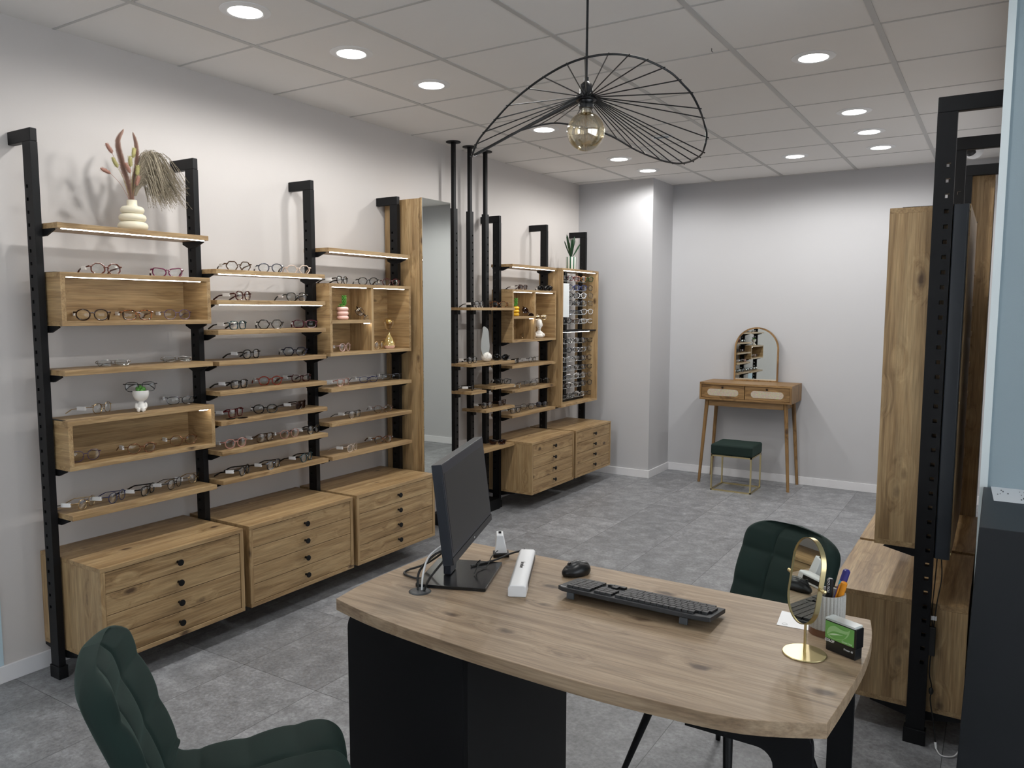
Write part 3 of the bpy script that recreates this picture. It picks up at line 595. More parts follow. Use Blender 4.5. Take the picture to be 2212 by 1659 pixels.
GL = [
 (0.2, 1.913, 1.7, -5.5, 'oct', 'brown_red', 1, 1, '', 'left bay, on top of the lit long box, left'),
 (0.2, 2.201, 1.7, -29.1, 'cat', 'purple', 1, 1, '', 'left bay, on top of the lit long box, right'),
 (0.2, 1.842, 1.506, -29.5, 'round', 'dark_brown', 1, 1, '', 'inside the upper long box, leftmost'),
 (0.2, 2.047, 1.506, -14.2, 'sq', 'tortoise', 1, 1, '', 'inside the upper long box, middle'),
 (0.2, 2.245, 1.506, -12.6, 'round', 'violet', 0, 1, '', 'inside the upper long box, rightmost'),
 (0.2, 1.924, 1.305, -30.6, 'rect', 'silver', 0, 1, 'fold', 'lying folded on the shelf between the two long boxes, left'),
 (0.2, 2.236, 1.305, -24.5, 'rect', 'silver', 0, 0, 'fold', 'lying folded on the shelf between the two long boxes, right'),
 (0.12, 1.916, 1.097, 24.1, 'round', 'gold', 0, 1, '', 'on the lower long box, left of the figure'),
 (0.12, 2.299, 1.097, -24.6, 'rect', 'gunmetal', 0, 1, '', 'on the lower long box, right of the figure'),
 (0.203, 1.783, 0.914, -3.8, 'round', 'violet', 0, 1, '', 'inside the lower long box, leftmost'),
 (0.24, 2.015, 0.914, -12.1, 'round', 'bronze', 0, 1, '', 'inside the lower long box, middle'),
 (0.206, 2.248, 0.914, -12.7, 'oct', 'bronze', 0, 1, '', 'inside the lower long box, rightmost'),
 (0.189, 1.789, 0.708, 30.3, 'round', 'gold', 0, 1, '', 'left bay lowest shelf, nearest the first post'),
 (0.191, 1.923, 0.708, 26.5, 'round', 'blue', 0, 1, '', 'left bay lowest shelf, second from left'),
 (0.177, 2.079, 0.708, 31.6, 'sq', 'black', 1, 1, '', 'left bay lowest shelf, middle of five'),
 (0.172, 2.219, 0.708, 26.9, 'round', 'black', 0, 1, '', 'left bay lowest shelf, fourth from left'),
 (0.144, 2.355, 0.708, 21.6, 'round', 'gold', 0, 1, '', 'left bay lowest shelf, next to the second post'),
 (0.2, 2.598, 1.745, -16.6, 'hex', 'brown', 1, 1, '', 'middle bay, topmost lit shelf, left'),
 (0.2, 2.798, 1.745, -30.7, 'round', 'grey_clear', 1, 1, '', 'middle bay, topmost lit shelf, middle'),
 (0.2, 2.988, 1.745, -32.6, 'hex', 'champagne', 1, 0, '', 'middle bay, topmost lit shelf, right'),
 (0.2, 2.623, 1.598, 15.1, 'round', 'dark_red', 1, 1, '', 'middle bay, second shelf from top, left'),
 (0.2, 2.975, 1.598, -12.4, 'round', 'black', 1, 1, '', 'middle bay, second shelf from top, right'),
 (0.2, 2.586, 1.452, 12.5, 'sq', 'teal', 1, 1, '', 'middle bay, third shelf from top, left'),
 (0.2, 2.787, 1.452, -35.6, 'hex', 'black', 1, 1, '', 'middle bay, third shelf from top, middle'),
 (0.2, 3.027, 1.452, -37.9, 'sq', 'magenta', 1, 1, '', 'middle bay, third shelf from top, right'),
 (0.2, 2.663, 1.302, 9.7, 'round', 'black', 1, 1, '', 'middle bay, fourth shelf, left'),
 (0.2, 2.95, 1.302, -32.2, 'hex', 'navy', 1, 1, '', 'middle bay, fourth shelf, right'),
 (0.211, 2.574, 1.156, 12.5, 'sq', 'black', 1, 1, '', 'middle bay, fifth shelf, left'),
 (0.203, 2.775, 1.156, -25.5, 'round', 'orange_red', 1, 1, '', 'middle bay, fifth shelf, middle'),
 (0.2, 2.994, 1.156, -4.6, 'cat', 'dark_red', 1, 1, '', 'middle bay, fifth shelf, right'),
 (0.185, 2.569, 1.01, 18.8, 'sq', 'red', 1, 1, '', 'middle bay, sixth shelf, left beside a dark clip-on lens'),
 (0.206, 2.734, 1.01, -35.1, 'round', 'black', 1, 1, '', 'middle bay, sixth shelf, middle'),
 (0.208, 2.982, 1.01, 24.4, 'cat', 'sun_brown', 1, 1, '', 'middle bay, sixth shelf, right'),
 (0.231, 2.524, 0.862, -3.1, 'round', 'pink', 1, 1, '', 'middle bay, seventh shelf, leftmost'),
 (0.216, 2.724, 0.862, 8.9, 'sq', 'brown', 1, 1, '', 'middle bay, seventh shelf, second'),
 (0.227, 2.877, 0.862, -3.7, 'round', 'pink', 0, 1, '', 'middle bay, seventh shelf, third'),
 (0.223, 3.056, 0.862, 15.6, 'round', 'black', 1, 1, '', 'middle bay, seventh shelf, rightmost'),
 (0.24, 2.567, 0.718, 30.4, 'round', 'black', 1, 1, '', 'middle bay, lowest shelf, left'),
 (0.24, 2.753, 0.718, 18.4, 'sq', 'gunmetal', 1, 1, '', 'middle bay, lowest shelf, middle'),
 (0.24, 2.984, 0.718, 18.1, 'round', 'teal', 1, 1, '', 'middle bay, lowest shelf, right'),
 (0.2, 3.325, 1.699, 15.4, 'round', 'black', 1, 1, '', 'on top of the divided cube box of the first rack, left'),
 (0.2, 3.54, 1.699, -32.4, 'round', 'black', 1, 1, '', 'on top of the divided cube box of the first rack, middle'),
 (0.2, 3.75, 1.699, -17.1, 'round', 'dark_red', 1, 1, '', 'on top of the divided cube box of the first rack, right'),
 (0.2, 3.442, 1.489, -46.6, 'round', 'dark_brown', 0, 0, 'lean', 'leaning beside the pink pot'),
 (0.2, 3.338, 1.31, 15.3, 'round', 'blush', 1, 1, '', 'in the lower left compartment of the divided box'),
 (0.2, 3.636, 1.31, 10.8, 'round', 'gold', 0, 0, '', 'beside the hourglass'),
 (0.201, 3.317, 1.108, 11.4, 'sq', 'pink', 0, 1, '', 'upper open shelf before the mirror, left'),
 (0.184, 3.549, 1.108, -17.4, 'rect', 'blue', 0, 1, '', 'upper open shelf before the mirror, middle'),
 (0.174, 3.77, 1.108, -29.0, 'rect', 'gunmetal', 0, 1, '', 'upper open shelf before the mirror, right'),
 (0.211, 3.398, 0.91, 10.6, 'sq', 'black', 0, 1, '', 'middle open shelf before the mirror, left'),
 (0.196, 3.663, 0.91, -28.4, 'round', 'tortoise', 0, 1, '', 'middle open shelf before the mirror, right'),
 (0.235, 3.349, 0.718, 17.9, 'sq', 'champagne', 0, 1, '', 'lowest open shelf before the mirror, left'),
 (0.204, 3.654, 0.718, -20.4, 'round', 'tortoise', 1, 1, '', 'lowest open shelf before the mirror, right'),
 (0.2, 5.337, 1.709, -4.6, 'sq', 'sun_brown', 1, 1, '', 'on top of the divided box of the far rack, left'),
 (0.2, 5.687, 1.709, -52.2, 'round', 'sun_black', 1, 1, '', 'on top of the divided box of the far rack, right'),
 (0.2, 5.374, 1.498, -58.8, 'round', 'sun_brown', 0, 0, 'lean', 'leaning beside the yellow pot'),
 (0.2, 5.419, 1.322, -49.0, 'round', 'gold', 0, 1, '', 'lower left compartment of the far divided box'),
 (0.143, 5.341, 1.12, 15.8, 'sq', 'black', 1, 1, '', 'upper open shelf of the far rack, left'),
 (0.163, 5.556, 1.12, 4.6, 'sq', 'black', 0, 1, '', 'upper open shelf of the far rack, middle'),
 (0.12, 5.862, 1.12, -42.4, 'rect', 'dark_brown', 0, 0, '', 'upper open shelf of the far rack, right'),
 (0.24, 5.234, 0.93, 25.5, 'sq', 'gold', 0, 1, '', 'middle open shelf of the far rack, left'),
 (0.191, 5.482, 0.93, -29.2, 'sq', 'black', 0, 0, '', 'middle open shelf of the far rack, middle'),
 (0.161, 5.724, 0.93, -45.1, 'sq', 'dark_brown', 0, 0, '', 'middle open shelf of the far rack, right'),
 (0.214, 5.21, 0.735, -7.1, 'sq', 'black', 1, 1, '', 'lowest open shelf of the far rack, left'),
 (0.174, 5.458, 0.735, -34.0, 'round', 'dark_brown', 0, 0, '', 'lowest open shelf of the far rack, middle'),
 (0.197, 5.657, 0.735, -25.1, 'round', 'sun_mirror', 0, 0, '', 'lowest open shelf of the far rack, right'),
 (0.235, 4.673, 1.569, 3.5, 'round', 'black', 1, 1, '', 'topmost shelf of the pole tower, left'),
 (0.235, 4.931, 1.569, -56.9, 'round', 'tortoise', 1, 0, '', 'topmost shelf of the pole tower, right'),
 (0.235, 4.583, 1.168, 2.1, 'round', 'black', 1, 1, '', 'second shelf of the pole tower, left of the pebble mirror'),
 (0.235, 4.957, 1.168, -49.0, 'oct', 'sun_black', 1, 0, '', 'second shelf of the pole tower, right of the pebble mirror'),
 (0.235, 4.582, 0.971, 34.1, 'sq', 'black', 1, 1, '', 'short left shelf of the pole tower'),
 (0.235, 4.99, 0.984, -42.2, 'sq', 'black', 1, 1, '', 'short right shelf of the pole tower'),
 (0.235, 4.774, 0.821, -7.0, 'round', 'dark_brown', 1, 1, '', 'fourth shelf of the pole tower, left'),
 (0.235, 4.984, 0.821, 6.8, 'sq', 'sun_brown', 1, 0, '', 'fourth shelf of the pole tower, right'),
 (0.235, 4.906, 0.526, -56.7, 'cat', 'sun_brown', 1, 0, '', 'lowest shelf of the pole tower'),
]

SN = dict(round='round', sq='squarish', rect='narrow rectangular', hex='hexagonal', oct='large angular', cat='cat-eye')
CN = dict(brown_red='brown-red', purple='purple and black', dark_brown='dark brown', violet='pale violet', silver='thin silver', gold='thin gold', gunmetal='thin dark grey', bronze='thin bronze', blue='thin blue', brown='brown',
          grey_clear='dark translucent', champagne='pale clear', dark_red='dark red', black='black', teal='teal', magenta='black and magenta', navy='black hexagon with blue', orange_red='orange-red', red='red', pink='pink', blush='pale pink clear',
          sun_brown='brown', sun_black='black', sun_mirror='reflective', tortoise='tortoiseshell')
def gname(shape, col, thick): return '%s %s %s' % (CN[col].replace(' hexagon', ''), SN[shape], 'sunglasses' if col.startswith('sun') else 'glasses')
for (x, y, z, a, shape, col, thick, tg, pose, place) in GL:
    lb = gname(shape, col, thick)+', '+place
    if pose == 'fold': eyewear(x, y, z+.006, a, shape, col, thick, tg, pose, lb, 'glasses on the racks', tilt=52)
    elif pose == 'lean': eyewear(x+.02, y-.02 if y > 5 else y+.01, z+.012, a, shape, col, thick, tg, 'fold', lb, 'glasses on the racks', tilt=12, roll=0).rotation_euler = (R(10), R(-44), R(a-90))
    else: eyewear(x, y, z, a, shape, col, thick, tg, pose, lb, 'glasses on the racks')
random.seed(21)
CY = [5.99, 6.125, 6.265, 6.405]
NTH = ['top', 'second', 'third', 'fourth', 'fifth', 'bottom']; NTL = ['top', 'second', 'third', 'fourth', 'fifth', 'sixth', 'bottom']
pick = ['black', 'gunmetal', 'silver', 'black', 'silver', 'dark_brown', 'gunmetal', 'black']
for r, z in enumerate(ROWS):
    for c, y in enumerate(CY):
        if 0 < r < 5 and c == 0: continue
        col = random.choice(pick)
        if r == 0: col = ['black', 'red', 'orange', 'green'][c]
        if r == 1: col = ['', 'blue', 'blue', 'black'][c]
        if (r, c) == (5, 1): col = 'brown'
        if (r, c) in ((2, 2), (4, 3), (5, 3)): col = 'clear'
        CN.update(green='green', orange='orange', clear='clear')
        thick = 1 if col in ('black', 'red', 'orange', 'green', 'blue', 'brown', 'clear', 'dark_brown') else 0
        shape = random.choice(['round', 'sq', 'rect', 'round'])
        a = math.degrees(math.atan2(-y, 3.45-.25))+random.uniform(28, 42)
        where = ('upper part, '+NTH[r] if r < 6 else 'lower part, '+NTL[r-6])
        eyewear(.238, y, z-.020, a, shape, col, thick, 1 if random.random() < .35 else 0, '', '%s, tall lit case %s row, %s' % (gname(shape, col, thick), where, ['leftmost', 'second', 'third', 'rightmost'][c]), 'glasses in the tall lit case')
# clip-on lens beside the red glasses
t = thing('clip_on_lens', 'dark brown clip-on sun lenses lying flat before the red glasses', 'clip-on lens', (.245, 2.52, 1.0103), R(70))
for s in (-1, 1): MB().ell((s*.031, 0, .0025), (.026, .019, .0018)).build('lens', DARKL, t, smooth=True)
MB().tube([(-.01, .004, .004), (.01, .004, .004)], .0013, 6).build('bridge_clip', fmat('dark_brown'), t, smooth=True)
# ------------------------------------------------------------ decoration on the shelves
CREAM = mat('cream_ceramic', (.80, .74, .58), .55)
def torus_stack(rs, hs, neck=None):
    prof = [(0, 0)]; z = 0
    for r, h in zip(rs, hs):
        ri = r-h*.55
        for k in range(13):
            a = -PI/2+PI*k/12; prof.append((ri+h*.55*math.cos(a), z+h/2+h/2*math.sin(a)))
        z += h*.97
    return prof, z
prof, z = torus_stack([.062, .056, .049], [.040, .035, .034])
prof += [(.024, z), (.021, z+.008), (.021, z+.028), (.018, z+.028), (.017, z-.02), (0, z-.02)]
vs_ = MB().lathe(prof, 40).build('vase', CREAM, None, smooth=True, loc=(.185, 2.052, 1.8965)); tag(vs_, 'cream stacked-ring vase on the top left shelf', 'vase')
bq = thing('dried_bouquet', 'dried brown plumes, bunny tails and drooping pampas standing in the cream vase', 'dried flowers', (.185, 2.052, 1.8965+z+.026))
BR1 = mat('dried_brown_plume', (.52, .35, .28), .9); TAN = mat('dried_tan_pampas', (.36, .31, .23), .9); PNK = mat('dried_pink_tail', (.38, .20, .15), .9); YEL = mat('dried_yellow_tail', (.42, .38, .16), .9)
def plume(mb, path, r0, n, ln):
    P = smoothpath(path, 10)
    mb.tube(P, .0012, 5)
    for k in range(n):
        f = k/n; i = f*(len(P)-1); a = int(i); p = P[a].lerp(P[min(a+1, len(P)-1)], i-a); d = (P[min(a+1, len(P)-1)]-P[max(a-1, 0)]).normalized()
        rr = r0*math.sin(PI*min(1, .15+f*.85))**.6; th = random.uniform(0, 2*PI)
        o = d.orthogonal().normalized(); o.rotate(Matrix.Rotation(th, 3, d)); tip = p+o*rr+d*ln*random.uniform(.6, 1.1); s = d.cross(o)*.0010
        v = [mb.b.verts.new(q) for q in (p-s, p+s, tip)]; mb.b.faces.new(v)
        v = [mb.b.verts.new(q) for q in (p-d*.0015, p+d*.0015, tip)]; mb.b.faces.new(v)
random.seed(5)
def loc3(dy, dz, dx=0): return (dx, dy, dz)
mb = MB(); plume(mb, [(0, 0, -.03), (0, -.012, .06), (.0, -.038, .16), (.0, -.052, .24), (.0, -.030, .29)], .016, 3000, .016); mb.build('brown_plume', BR1, bq)
mb = MB(); plume(mb, [(0, 0, -.03), (.0, .008, .06), (0, .030, .16), (0, .032, .24), (0, .022, .285)], .0135, 2600, .015); mb.build('brown_plume', BR1, bq)
def tail(p, d, mt):
    d = Vector(d).normalized(); M = d.to_track_quat('Z', 'Y').to_matrix().to_4x4(); m = MB().ell(p, (.0075, .0075, .024), M=M)
    P = Vector(p)-d*.02; m.tube(smoothpath([P, P*.5+Vector((0, 0, .01)), (0, 0, -.02)], 5), .0008, 5)
    for k in range(160):
        a = random.uniform(0, 2*PI); b = random.uniform(-.02, .02); q = Vector(p)+M.to_3x3() @ Vector((.007*math.cos(a), .007*math.sin(a), b)); tp = q+M.to_3x3() @ Vector((.004*math.cos(a), .004*math.sin(a), .006))
        s = Vector((0, .0006, 0)); m.b.faces.new([m.b.verts.new(w) for w in (q-s, q+s, tp)])
    m.build('bunny_tail', mt, bq, smooth=True)
for p, d, mt in (((.02, -.105, .205), (0, -.55, .8), PNK), ((.02, -.125, .108), (0, -1, .35), PNK), ((.02, -.082, .150), (0, -.5, .9), YEL), ((.02, -.012, .165), (0, 0, 1), YEL), ((.02, .006, .205), (0, .2, 1), YEL), ((.02, -.025, .135), (0, -.5, 1), PNK), ((.03, .012, .085), (0, .3, 1), PNK), ((.03, .014, .13), (0, .2, 1), YEL)): tail(p, d, mt)
mb = MB()
for k in range(420):
    u = random.random(); y0 = .03+.05*u; hgt = random.uniform(.03, .17); sp = random.uniform(.04, .19); x0 = random.uniform(-.05, .06)
    top = Vector((x0*.6, y0+sp*.45, .06+hgt)); end = Vector((x0, y0+sp, max(-.02, .02+hgt*.62-random.uniform(0, .07))))
    P = smoothpath([(0, .004, -.02), (x0*.3, y0*.6, .05+hgt*.5), top, end], 4); P = P[2:]
    mb.tube(P, [.0010]*(len(P)-1)+[.0004], 3, caps=False)
    for q in range(18):
        i = random.randrange(len(P)//4, len(P)); p = P[i]; d = Vector((random.uniform(-1, 1), random.uniform(-.5, 1), random.uniform(-1, .4))).normalized()*.011
        s = d.orthogonal().normalized()*.0010; mb.b.faces.new([mb.b.verts.new(w) for w in (p-s, p+s, p+d)])
mb.build('pampas_plume', TAN, bq)
def succulent(name, mt, parent, c, r, n, rings, up=.5):
    m = MB()
    for g in range(rings):
        for k in range(n):
            a = 2*PI*(k+.5*(g % 2))/n; el = .25+up*g/max(1, rings-1)*1.1; rr = r*(1-.55*g/rings)
            d = Vector((math.cos(a)*math.cos(el), math.sin(a)*math.cos(el), math.sin(el))); M = d.to_track_quat('Z', 'Y').to_matrix().to_4x4()
            m.ell(Vector(c)+d*rr*.55+Vector((0, 0, g*r*.28)), (rr*.26, rr*.18, rr*.55), 8, M)
    return m.build(name, mt, parent, smooth=True)
GRN = mat('succulent_green', (.10, .32, .05), .45); GRD = mat('dark_leaf_green', (.015, .06, .025), .45)
# white figure pot with glasses on its rim
def blob(name, els, mt, parent, loc, voxel=.0025, sm=4, rz=0):
    m = MB()
    for c, r, rot in els: m.ell(c, r, 14, Euler([R(q) for q in rot]).to_matrix().to_4x4() if rot else None)
    o = m.build(name, mt, parent, loc=loc); rmesh(o, voxel, sm); o.rotation_euler[2] = rz; return o
fp = thing('figure_pot', 'white pot shaped as a seated figure, green succulents in its head', 'plant pot', (.215, 2.035, 1.0983), R(-35))
blob('body', [((0, 0, .022), (.022, .017, .024), None), ((.010, .010, .008), (.020, .009, .009), None), ((.010, -.010, .008), (.020, .009, .009), None), ((.026, .009, .010), (.007, .007, .011), None), ((.026, -.009, .010), (.007, .007, .011), None),
     ((.006, .019, .026), (.009, .007, .015), (0, -20, 0)), ((.006, -.019, .026), (.009, .007, .015), (0, -20, 0)), ((.015, .014, .016), (.009, .006, .006), None), ((.015, -.014, .016), (.009, .006, .006), None), ((0, 0, .045), (.011, .011, .010), None)], CERAM, fp, (0, 0, 0), .0016, 3)
MB().lathe([(0, .045), (.012, .046), (.024, .054), (.031, .066), (.034, .080), (.0335, .094), (.0315, .094), (.031, .082), (.026, .075), (0, .072)], 32).build('head_bowl', CERAM, fp, smooth=True)
m = MB()
for c, r in (((.008, .010, .100), .011), ((.012, -.008, .098), .010), ((-.008, .012, .098), .010), ((-.006, -.010, .102), .011), ((.002, .0, .106), .011), ((.018, .004, .094), .009)): m.ell(c, (r, r, r*1.1), 10)
m.build('succulent', GRN, fp, smooth=True)
g = eyewear(.222, 2.030, 1.2045, -33, 'sq', 'black', 0, 0, 'fold', 'black-edged glasses hung over the head of the white figure pot', 'glasses on the racks'); g.location.z = 1.188; 
# pink pot
pr, z = torus_stack([.0345, .0345, .0345], [.026, .026, .026]); pr += [(.028, z), (.027, z-.01), (0, z-.01)]
PINKC = mat('pink_ceramic', (.80, .52, .47), .35); YELC = mat('yellow_ceramic', (.72, .42, .01), .35)
for (x, y, zz, mt, nm, lb) in ((.20, 3.318, ZC, PINKC, 'pink', 'pink stacked-ring pot with a green succulent in the divided box'), (.20, 5.215, ZQ, YELC, 'yellow', 'yellow stacked-ring pot with greenery in the far divided box')):
    t = thing('ring_pot', lb, 'plant pot', (x, y, zz+.0003)); MB().lathe(pr, 36).build('pot', mt, t, smooth=True)
    succulent('rosette', GRN, t, (.004, -.014, z+.001), .020, 7, 2)
    m = MB()
    for g_ in range(6):
        for k in range(6):
            a = 2*PI*(k+.5*(g_ % 2))/6; d = Vector((math.cos(a), math.sin(a), .9)).normalized(); m.ell(Vector((0, .014, z+.008+g_*.009))+d*.010, (.0045, .0035, .010), 7, d.to_track_quat('Z', 'Y').to_matrix().to_4x4())
    m.build('succulent_stem', GRN, t, smooth=True)
# hourglass
hg = thing('hourglass', 'gold and clear glass hourglass with pale pink sand base in the divided box', 'hourglass', (.195, 3.728, 1.3095))
GG = mat('gold_glass', (.85, .68, .30), .06, .75); GT_ = lensmat('tinted_glass', (.95, .88, .72), 1, .5); SAND = micro(mat('pink_sand', (.80, .52, .42), .9), 300, .2)
MB().lathe([(0, 0), (.026, 0), (.034, .008), (.036, .018), (.030, .026), (0, .044)], 32).build('sand', SAND, hg, smooth=True)
MB().lathe([(.036, .019), (.034, .032), (.026, .055), (.014, .078), (.005, .094), (.004, .098)], 32).build('lower_bulb', GG, hg, smooth=True)
MB().lathe([(.004, .098), (.007, .108), (.020, .125), (.031, .145), (.034, .162), (.030, .178), (.018, .188), (0, .190)], 32).build('upper_bulb', GT_, hg, smooth=True)
MB().ell((.0, 0, .168), (.020, .020, .014)).build('gold_fill', GG, hg, smooth=True)
# pebble mirror
pm = thing('pebble_mirror', 'frameless wavy mirror standing on a round marbled stone, tower shelf', 'mirror', (.225, 4.757, 1.1683), R(-8))
mar = mat('marbled_stone', (.78, .76, .72), .4); nz = N(mar, 'ShaderNodeTexNoise'); nz.inputs['Scale'].default_value = 18; nz.inputs['Distortion'].default_value = 3; tc = N(mar, 'ShaderNodeTexCoord'); L(mar, tc.outputs['Object'], nz.inputs[0])
rr = N(mar, 'ShaderNodeValToRGB'); rr.color_ramp.elements[0].position = .47; rr.color_ramp.elements[0].color = (.78, .76, .72, 1); rr.color_ramp.elements[1].position = .53; rr.color_ramp.elements[1].color = (.78, .76, .72, 1); q = rr.color_ramp.elements.new(.5); q.color = (.45, .40, .34, 1); L(mar, nz.outputs[0], rr.inputs[0]); L(mar, rr.outputs[0], mar.node_tree.nodes['Principled BSDF'].inputs['Base Color'])
MB().ell((0, .016, .036), (.041, .042, .036), 22).build('stone_base', mar, pm, smooth=True)
W = [(-.040, .06), (-.052, .10), (-.050, .15), (-.038, .20), (-.030, .25), (-.020, .262), (-.005, .258), (.018, .245), (.030, .225), (.034, .19), (.038, .15), (.042, .11), (.034, .07), (.018, .045), (-.018, .040)]
W = [tuple(p[:2]) for p in smoothpath([(a, b, 0) for a, b in W+W[:1]], 4)][:-1]
M = Matrix(((0, 0, 1, .006), (1, 0, 0, 0), (0, 1, 0, 0), (0, 0, 0, 1)))
MB().prism(W, -.002, .002, M).build('mirror_plate', MIRROR, pm)
# white bust
bu = thing('white_bust', 'white sculpted bust with hair bun wearing glasses in the far divided box', 'bust', (.20, 5.594, 1.3195), R(-50))
blob('bust', [((0, 0, .016), (.030, .040, .018), None), ((0, 0, .030), (.020, .032, .022), None), ((0, 0, .055), (.012, .013, .028), None), ((.004, 0, .098), (.027, .023, .034), None), ((.026, 0, .092), (.006, .004, .009), None), ((.024, 0, .078), (.006, .007, .003), None), ((.014, 0, .070), (.012, .012, .009), None),
     ((-.012, 0, .112), (.024, .025, .028), None), ((-.022, 0, .126), (.016, .016, .015), None), ((-.006, .022, .095), (.009, .006, .014), None), ((-.006, -.022, .095), (.009, .006, .014), None), ((.010, .030, .022), (.016, .012, .014), None), ((.010, -.030, .022), (.016, .012, .014), None)], CERAM, bu, (0, 0, 0), .002, 3)
bu.scale = (1.12, 1.12, 1.15)
eyewear(.210, 5.596, 1.470, -35, 'round', 'gold', 0, 0, 'fold', 'thin round glasses set on top of the white bust', 'glasses on the racks')
# striped pot with upright leaves
sp = thing('striped_pot_plant', 'dark green spiky plant in a white and green striped pot on the tall lit case', 'potted plant', (.205, 6.14, 1.9043))
m_ = mat('green_white_stripes', (.8, .82, .8), .3); tc = N(m_, 'ShaderNodeTexCoord'); sx = N(m_, 'ShaderNodeSeparateXYZ'); L(m_, tc.outputs['Object'], sx.inputs[0]); at = N(m_, 'ShaderNodeMath', operation='ARCTAN2'); L(m_, sx.outputs[1], at.inputs[0]); L(m_, sx.outputs[0], at.inputs[1])
mu = N(m_, 'ShaderNodeMath', operation='MULTIPLY'); mu.inputs[1].default_value = 9; L(m_, at.outputs[0], mu.inputs[0]); sn = N(m_, 'ShaderNodeMath', operation='SINE'); L(m_, mu.outputs[0], sn.inputs[0]); gt = N(m_, 'ShaderNodeMath', operation='GREATER_THAN'); gt.inputs[1].default_value = .35; L(m_, sn.outputs[0], gt.inputs[0])
mx = N(m_, 'ShaderNodeMix', data_type='RGBA'); L(m_, gt.outputs[0], mx.inputs[0]); mx.inputs[6].default_value = (.8, .82, .8, 1); mx.inputs[7].default_value = (.02, .12, .06, 1); L(m_, mx.outputs[2], m_.node_tree.nodes['Principled BSDF'].inputs['Base Color'])
MB().lathe([(0, 0), (.042, 0), (.045, .004), (.046, .112), (.042, .112), (.041, .10), (0, .10)], 40).build('pot', m_, sp, smooth=True)
m = MB()
def leaf(m, base, tip, wd, bend):
    b, t_ = Vector(base), Vector(tip); d = (t_-b); s = d.cross(Vector((bend[0], bend[1], .2))).normalized(); prev = None
    for k in range(9):
        f = k/8; p = b+d*f+Vector(bend)*math.sin(PI*f*.5)*.3; wv = wd*(math.sin(PI*(.25+.75*(1-f)))**.8 if f < 1 else 0)*(1 if f < .999 else 0)+.0004
        n_ = s.cross(d).normalized(); a = [m.b.verts.new(p-s*wv), m.b.verts.new(p+n_*wv*.35), m.b.verts.new(p+s*wv), m.b.verts.new(p+n_*wv*.35+n_*.0012)]
        if prev:
            for i in range(4): m.b.faces.new((prev[i], prev[(i+1) % 4], a[(i+1) % 4], a[i]))
        prev = a
for k, (dy, dz, dx) in enumerate(((-.095, .20, .01), (-.105, .14, .03), (.115, .135, .02), (.055, .195, .0), (-.04, .17, .03), (.015, .16, .03), (-.015, .175, -.03), (.03, .15, -.04), (-.06, .15, -.03))):
    leaf(m, (0, dy*.08, .10), (dx, dy, .10+dz), .010, (dx*.4, dy*.3, 0))
m.build('leaves', GRD, sp, smooth=True)
# ------------------------------------------------------------ desk
dk = thing('desk', 'curved oak reception desk with a black pedestal', 'desk', (0, 0, 0))
arc = []
F = [(1.918, 1.519), (2.035, 1.493), (2.165, 1.474), (2.40, 1.455), (2.685, 1.449), (2.87, 1.458), (3.056, 1.484), (3.2045, 1.556)]
Rr_ = [(3.2165, 1.70), (3.2265, 1.885), (3.222, 2.04), (3.203, 2.16)]
Bk = [(2.60, 2.158), (1.925, 2.152)]
Lf = [(1.905, 2.02), (1.896, 1.85), (1.897, 1.66)]
def sm(P): return [tuple(p[:2]) for p in smoothpath([(a, b, 0) for a, b in P], 5)]
out = sm(F)+sm([F[-1]]+Rr_)[1:]+Bk+sm([Bk[-1]]+Lf+[F[0]])[1:-1]
MB().prism(out, .717, .75).build('desktop', DESKOAK, dk, bevel=.0015)
# pedestal with rounded upper front corner
P = [(1.927, .0), (2.33, .0), (2.33, .7165), (1.987, .7165)]+[(1.987-.06*math.sin(R(a)), .6565+.06*math.cos(R(a))) for a in range(10, 91, 10)]
M = Matrix(((1, 0, 0, 0), (0, 0, 1, 0), (0, 1, 0, 0), (0, 0, 0, 1)))
MB().prism(P, 1.552, 1.572, M).build('pedestal_panel', BLACKM, dk, bevel=.001)
MB().box(1.965, 2.3295, 1.573, 2.12, .03, .7165).build('pedestal_body', mat('black_body', (.0018, .0018, .002), .65), dk, bevel=.001)
# right-hand legs: bent flat bars with rounded corners
def benleg(y0, y1, xo, wbeam, name='leg'):
    o = [(xo-.27, .7165), (xo-.06, .7165)]+[(xo-.06+.06*math.sin(R(a)), .6565+.06*math.cos(R(a))) for a in range(15, 91, 15)]+[(xo, 0), (xo-wbeam, 0)]
    i = [(xo-wbeam-.035+.035*math.cos(R(a)), .6+.035*math.sin(R(a))) for a in range(0, 91, 15)]+[(xo-.27, .635)]
    MB().prism(o+i, y0, y1, M).build(name, BLACKM, dk, bevel=.001)
benleg(1.60, 1.62, 3.172, .078)
benleg(2.06, 2.08, 3.185, .060)
MB().box(3.03, 3.06, 1.622, 2.058, .665, .7165).build('side_rail', BLACKM, dk)
gr = thing('cable_grommet', 'round dark plastic cable outlet set in the desktop', 'cable outlet', (2.081, 1.688, .7502))
MB().lathe([(0, .003), (.026, .0035), (.0275, .003), (.031, .0015), (.0325, 0), (0, 0)], 36).build('cap', mat('grey_plastic', (.045, .05, .055), .45), gr, smooth=True)
# ------------------------------------------------------------ monitor
mn = thing('monitor', 'black computer monitor turned sideways on a flat square foot', 'monitor', (2.12, 1.865, .7502), math.atan2(.358, .934))
